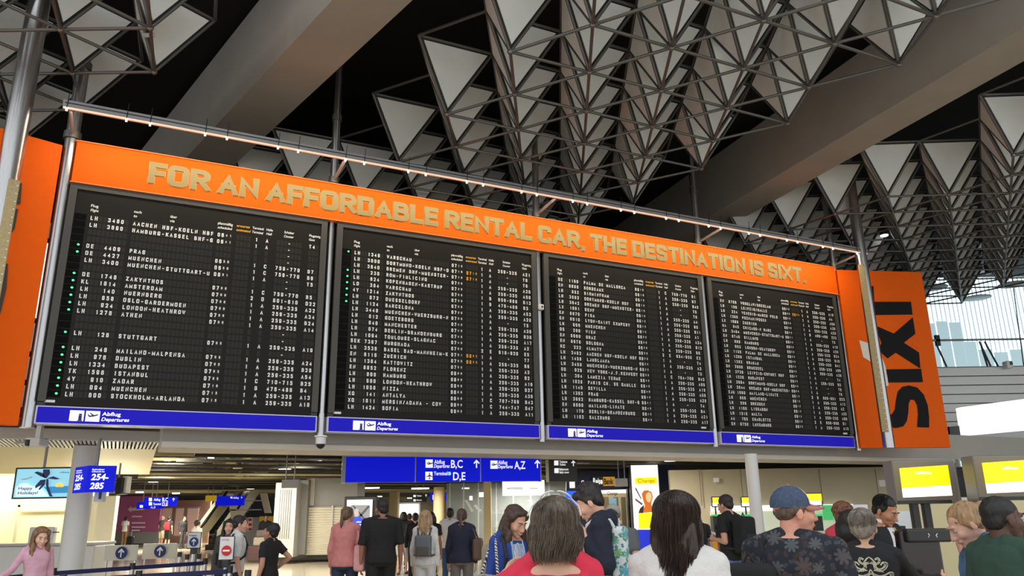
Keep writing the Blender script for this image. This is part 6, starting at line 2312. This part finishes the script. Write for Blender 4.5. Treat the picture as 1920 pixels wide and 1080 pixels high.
# ---- left group
P = person('child with long light brown hair in pink top behind the belts', 80, 989, 10.4, 142, skin=(220, 176, 156), hair=('longfront', (128, 96, 68)), top=(206, 160, 178), sleeve='long', fem=True, near=True, vox=.009, yaw=-8, kid=True, pitch=12, ra=((.14, .04, -.24), (.3, .16, -.34)), la='down', strands=500, bottom=(60, 70, 96))
P = person('boy in black printed T-shirt with hand on hip, facing left', 513, 981, 11.4, -72, skin=(178, 128, 106), hair=('short', (20, 18, 18)), top=(20, 20, 22), near=True, vox=.009, kid=True, pitch=-8, ra=((.10, -.17, -.2), (.06, .02, -.36)), la='down', bottom=(20, 20, 22))
pr_ = project_back(P, [[(x, z) for z in (1.27, 1.2)] for x in np.linspace(-.06, .06, 5)] + [[(-.06, 1.235), (.06, 1.235)], [(-.05, 1.16), (.05, 1.16)], [(-.05, 1.13), (.04, 1.13)]], .004, 'shirt_print', white_print, 1.0)
P = person('boy in white shirt with dark collar, facing right', 451, 967, 12.0, 62, skin=(206, 156, 134), hair=('short', (22, 20, 20)), top=(204, 206, 208), near=True, vox=.009, yaw=10, pitch=4, sleeve='elbow')
backpack(P, 'dark backpack on the boy in white shirt', cloth((44, 46, 50)), black_c, size=(.28, .16, .42), z=1.2)
person('girl with dark hair, face half hidden behind the boy in white', 431, 974, 13.0, 168, skin=(214, 168, 148), hair=('longfront', (26, 22, 22)), top=(70, 64, 66), sleeve='long', fem=True, near=True, vox=.011, strands=200)
# ---- walkers below the blue sign
P = person('person in pink top with pink bag walking away', 652, 950, 12.2, 8, skin=(206, 160, 138), hair=('pony', (94, 76, 56)), top=(196, 124, 122), sleeve='long', fem=True, bottom=(38, 52, 74), wide=1.15, stride=.12, yaw=20, ra=((.07, -.02, -.27), (-.02, .14, -.36)))
shoulder_bag(P, 'pink soft bag of the person in pink top', cloth((206, 150, 148)), 1, z=1.02, size=(.16, .40, .36))
P = person('tall person in black T-shirt and black shorts walking away', 717, 936, 12.0, -12, skin=(150, 104, 82), hair=('short', (24, 22, 20)), top=(18, 18, 20), bottom=(18, 18, 20), legs='short', wide=1.2, sleeve='elbow', stride=.1, yaw=-30)
ck = thing('walking_stick', 'thin pale stick between the walkers in pink and black', 'stick', at(690, 1075, 12.3))
MB().tube([*at(690, 1015, 12.3)], [*(at(684, 1080, 12.2))[:2], .02], .012, 10).build('stick', chrome, ck)
P = person('blonde person in white with grey backpack walking away', 798, 957, 12.8, 3, hair=('long', (158, 130, 96)), top=(206, 204, 202), sleeve='long', bottom=(196, 194, 192), fem=True, stride=.1)
backpack(P, 'small grey backpack on the blonde person in white', mat('pack_grey', tint(92, 98, 106), .6), mat('pack_strap', tint(80, 74, 70), .7), size=(.26, .13, .32), z=1.2)
P = person('person with ponytail in navy top and grey trousers walking away', 866, 954, 13.2, 5, hair=('pony', (72, 54, 44)), top=(26, 30, 52), sleeve='long', bottom=(104, 98, 92), fem=True, wide=1.15, stride=.08)
shoulder_bag(P, 'brown leather bag of the person in navy top', mat('leather_brown', tint(84, 56, 46), .45), 1, z=1.1, size=(.14, .34, .34))
person('person in white T-shirt and jeans walking away beyond the navy top', 844, 953, 18.0, 0, skin=(170, 122, 98), hair=('short', (28, 24, 22)), top=(226, 222, 212), bottom=(60, 82, 116))
P = person('person in black top and light shorts walking far ahead', 757, 960, 23.5, 0, hair=('bob', (22, 20, 20)), top=(24, 24, 28), legs='short', bottom=(150, 154, 160), stride=.15)
backpack(P, 'black backpack on the far walker in light shorts', black_c, black_c, z=1.2, straps=False)
person('far person in dark red top left of the blonde hair', 768, 963, 26, 5, hair=('short', (40, 30, 28)), top=(120, 34, 44), bottom=(30, 30, 36))
person('person with black hair in black right of the blonde hair', 808, 960, 17, 10, hair=('bob', (18, 16, 16)), top=(22, 22, 24), bottom=(26, 26, 30), skin=(150, 104, 84))
person('dark clad person between the red top and the blonde person', 779, 962, 20, -5, hair=('short', (20, 18, 18)), top=(20, 20, 24), bottom=(20, 20, 24), sleeve='long')
# ---- counters at right
P = person('person in black T-shirt and jeans at the counter left of the white column', 1357, 929, 11.6, -40, skin=(196, 146, 122), hair=('short', (34, 28, 26)), top=(20, 20, 22), bottom=(84, 116, 158), stride=.1, pitch=12, near=True, vox=.011, ra='front', la='front')
backpack(P, 'black backpack on the person in jeans at the counter', black_c, cloth((34, 36, 40)), size=(.30, .2, .46), z=1.22)
P = person('person with large black backpack left of the person in jeans', 1304, 956, 14.0, 20, skin=(196, 150, 128), hair=('short', (60, 48, 40)), top=(30, 30, 34), bottom=(70, 84, 96))
backpack(P, 'large black backpack on the person beside the long dark hair', black_c, cloth((30, 30, 34)), size=(.38, .24, .52), z=1.2)
su = thing('suitcase', 'black suitcase standing behind the person in jeans', 'suitcase', (at(1352, 1040, 12.6)[0], 12.6, 0))
q = np.array([at(1352, 1040, 12.6)[0], 12.6, 0])
o_ = MB().box(q + ZUP * .52, (.5, .3, .9)).build('shell', black_plastic, su, bevel=.05)
for sx_ in (-1, 1):
    MB().tube(q + np.array([sx_ * .2 - .02, 0, .04]), q + np.array([sx_ * .2 + .02, 0, .04]), .04, 12).build('wheel', black_plastic, su)
    MB().tube(q + np.array([sx_ * .12, .1, .95]), q + np.array([sx_ * .12, .1, 1.2]), .01, 8).build('handle_rod', grey_metal, su)
MB().tube(q + np.array([-.14, .1, 1.2]), q + np.array([.14, .1, 1.2]), .016, 10).build('handle', black_plastic, su)
# ---- far travellers
P = person('far person in white T-shirt before the magenta wall', 237, 969, 46, 10, skin=(120, 84, 66), hair=('short', (22, 20, 20)), top=(214, 210, 204), bottom=(140, 104, 66), vox=.02)
su = thing('suitcase', 'far black suitcase beside the person in white at the magenta wall', 'suitcase', (at(244, 1018, 46)[0], 46, 0))
q = np.array([at(244, 1018, 46)[0], 46, 0])
MB().box(q + ZUP * .34, (.34, .22, .6)).build('shell', black_plastic, su, bevel=.04)
MB().tube(q + np.array([0, .05, .62]), q + np.array([0, .05, .95]), .015, 6).build('handle_rod', grey_metal, su)
person('far bald person in dark shirt and beige shorts', 306, 967, 45, 30, skin=(190, 140, 116), hair=('buzz', (150, 112, 92)), top=(60, 52, 48), bottom=(176, 160, 130), legs='short', vox=.02)
P = person('far person in black carrying a red backpack', 318, 968, 44, 5, hair=('short', (22, 20, 20)), top=(24, 24, 26), bottom=(24, 24, 26), legs='short', vox=.02)
backpack(P, 'red backpack on the far person in black', cloth((170, 36, 44)), cloth((130, 26, 34)), straps=False)
P = person('far person in dark jacket with black backpack facing right', 346, 968, 44, 120, skin=(180, 132, 110), hair=('short', (30, 26, 24)), top=(40, 40, 44), sleeve='long', bottom=(64, 66, 72), vox=.02)
backpack(P, 'black backpack on the far person in dark jacket', black_c, black_c, straps=False)
person('person in white top with dark hair bun behind the blue arrow plate', 371, 975, 24, 20, hair=('bun', (24, 22, 22)), top=(206, 204, 200), sleeve='long', bottom=(60, 58, 60), fem=True, vox=.014)
person('far person in black standing by the grey stair block', 499, 965, 31, 160, skin=(150, 110, 92), hair=('short', (26, 22, 20)), top=(20, 20, 22), sleeve='long', bottom=(20, 20, 22), vox=.016)
tr = thing('luggage_cart', 'far pile of luggage beside the person in black at the stairs', 'luggage', (at(484, 1030, 30)[0], 30, 0))
q = np.array([at(484, 1030, 30)[0], 30, 0])
for dx, z0_, w_, h_, m_ in ((-.1, 0.05, .5, .55, cloth((84, 60, 60))), (.05, .6, .44, .3, cloth((150, 140, 124))), (.1, .9, .36, .25, cloth((90, 84, 78)))):
    MB().box(q + np.array([dx, 0, z0_ + h_ / 2]), (w_, .3, h_)).build('bag', m_, tr, bevel=.06)
person('partly hidden head of person behind the counter below the wall screen', 1817, 928, 10.9, 180, skin=(196, 146, 124), hair=('buzz', (120, 84, 70)), top=(60, 60, 66))
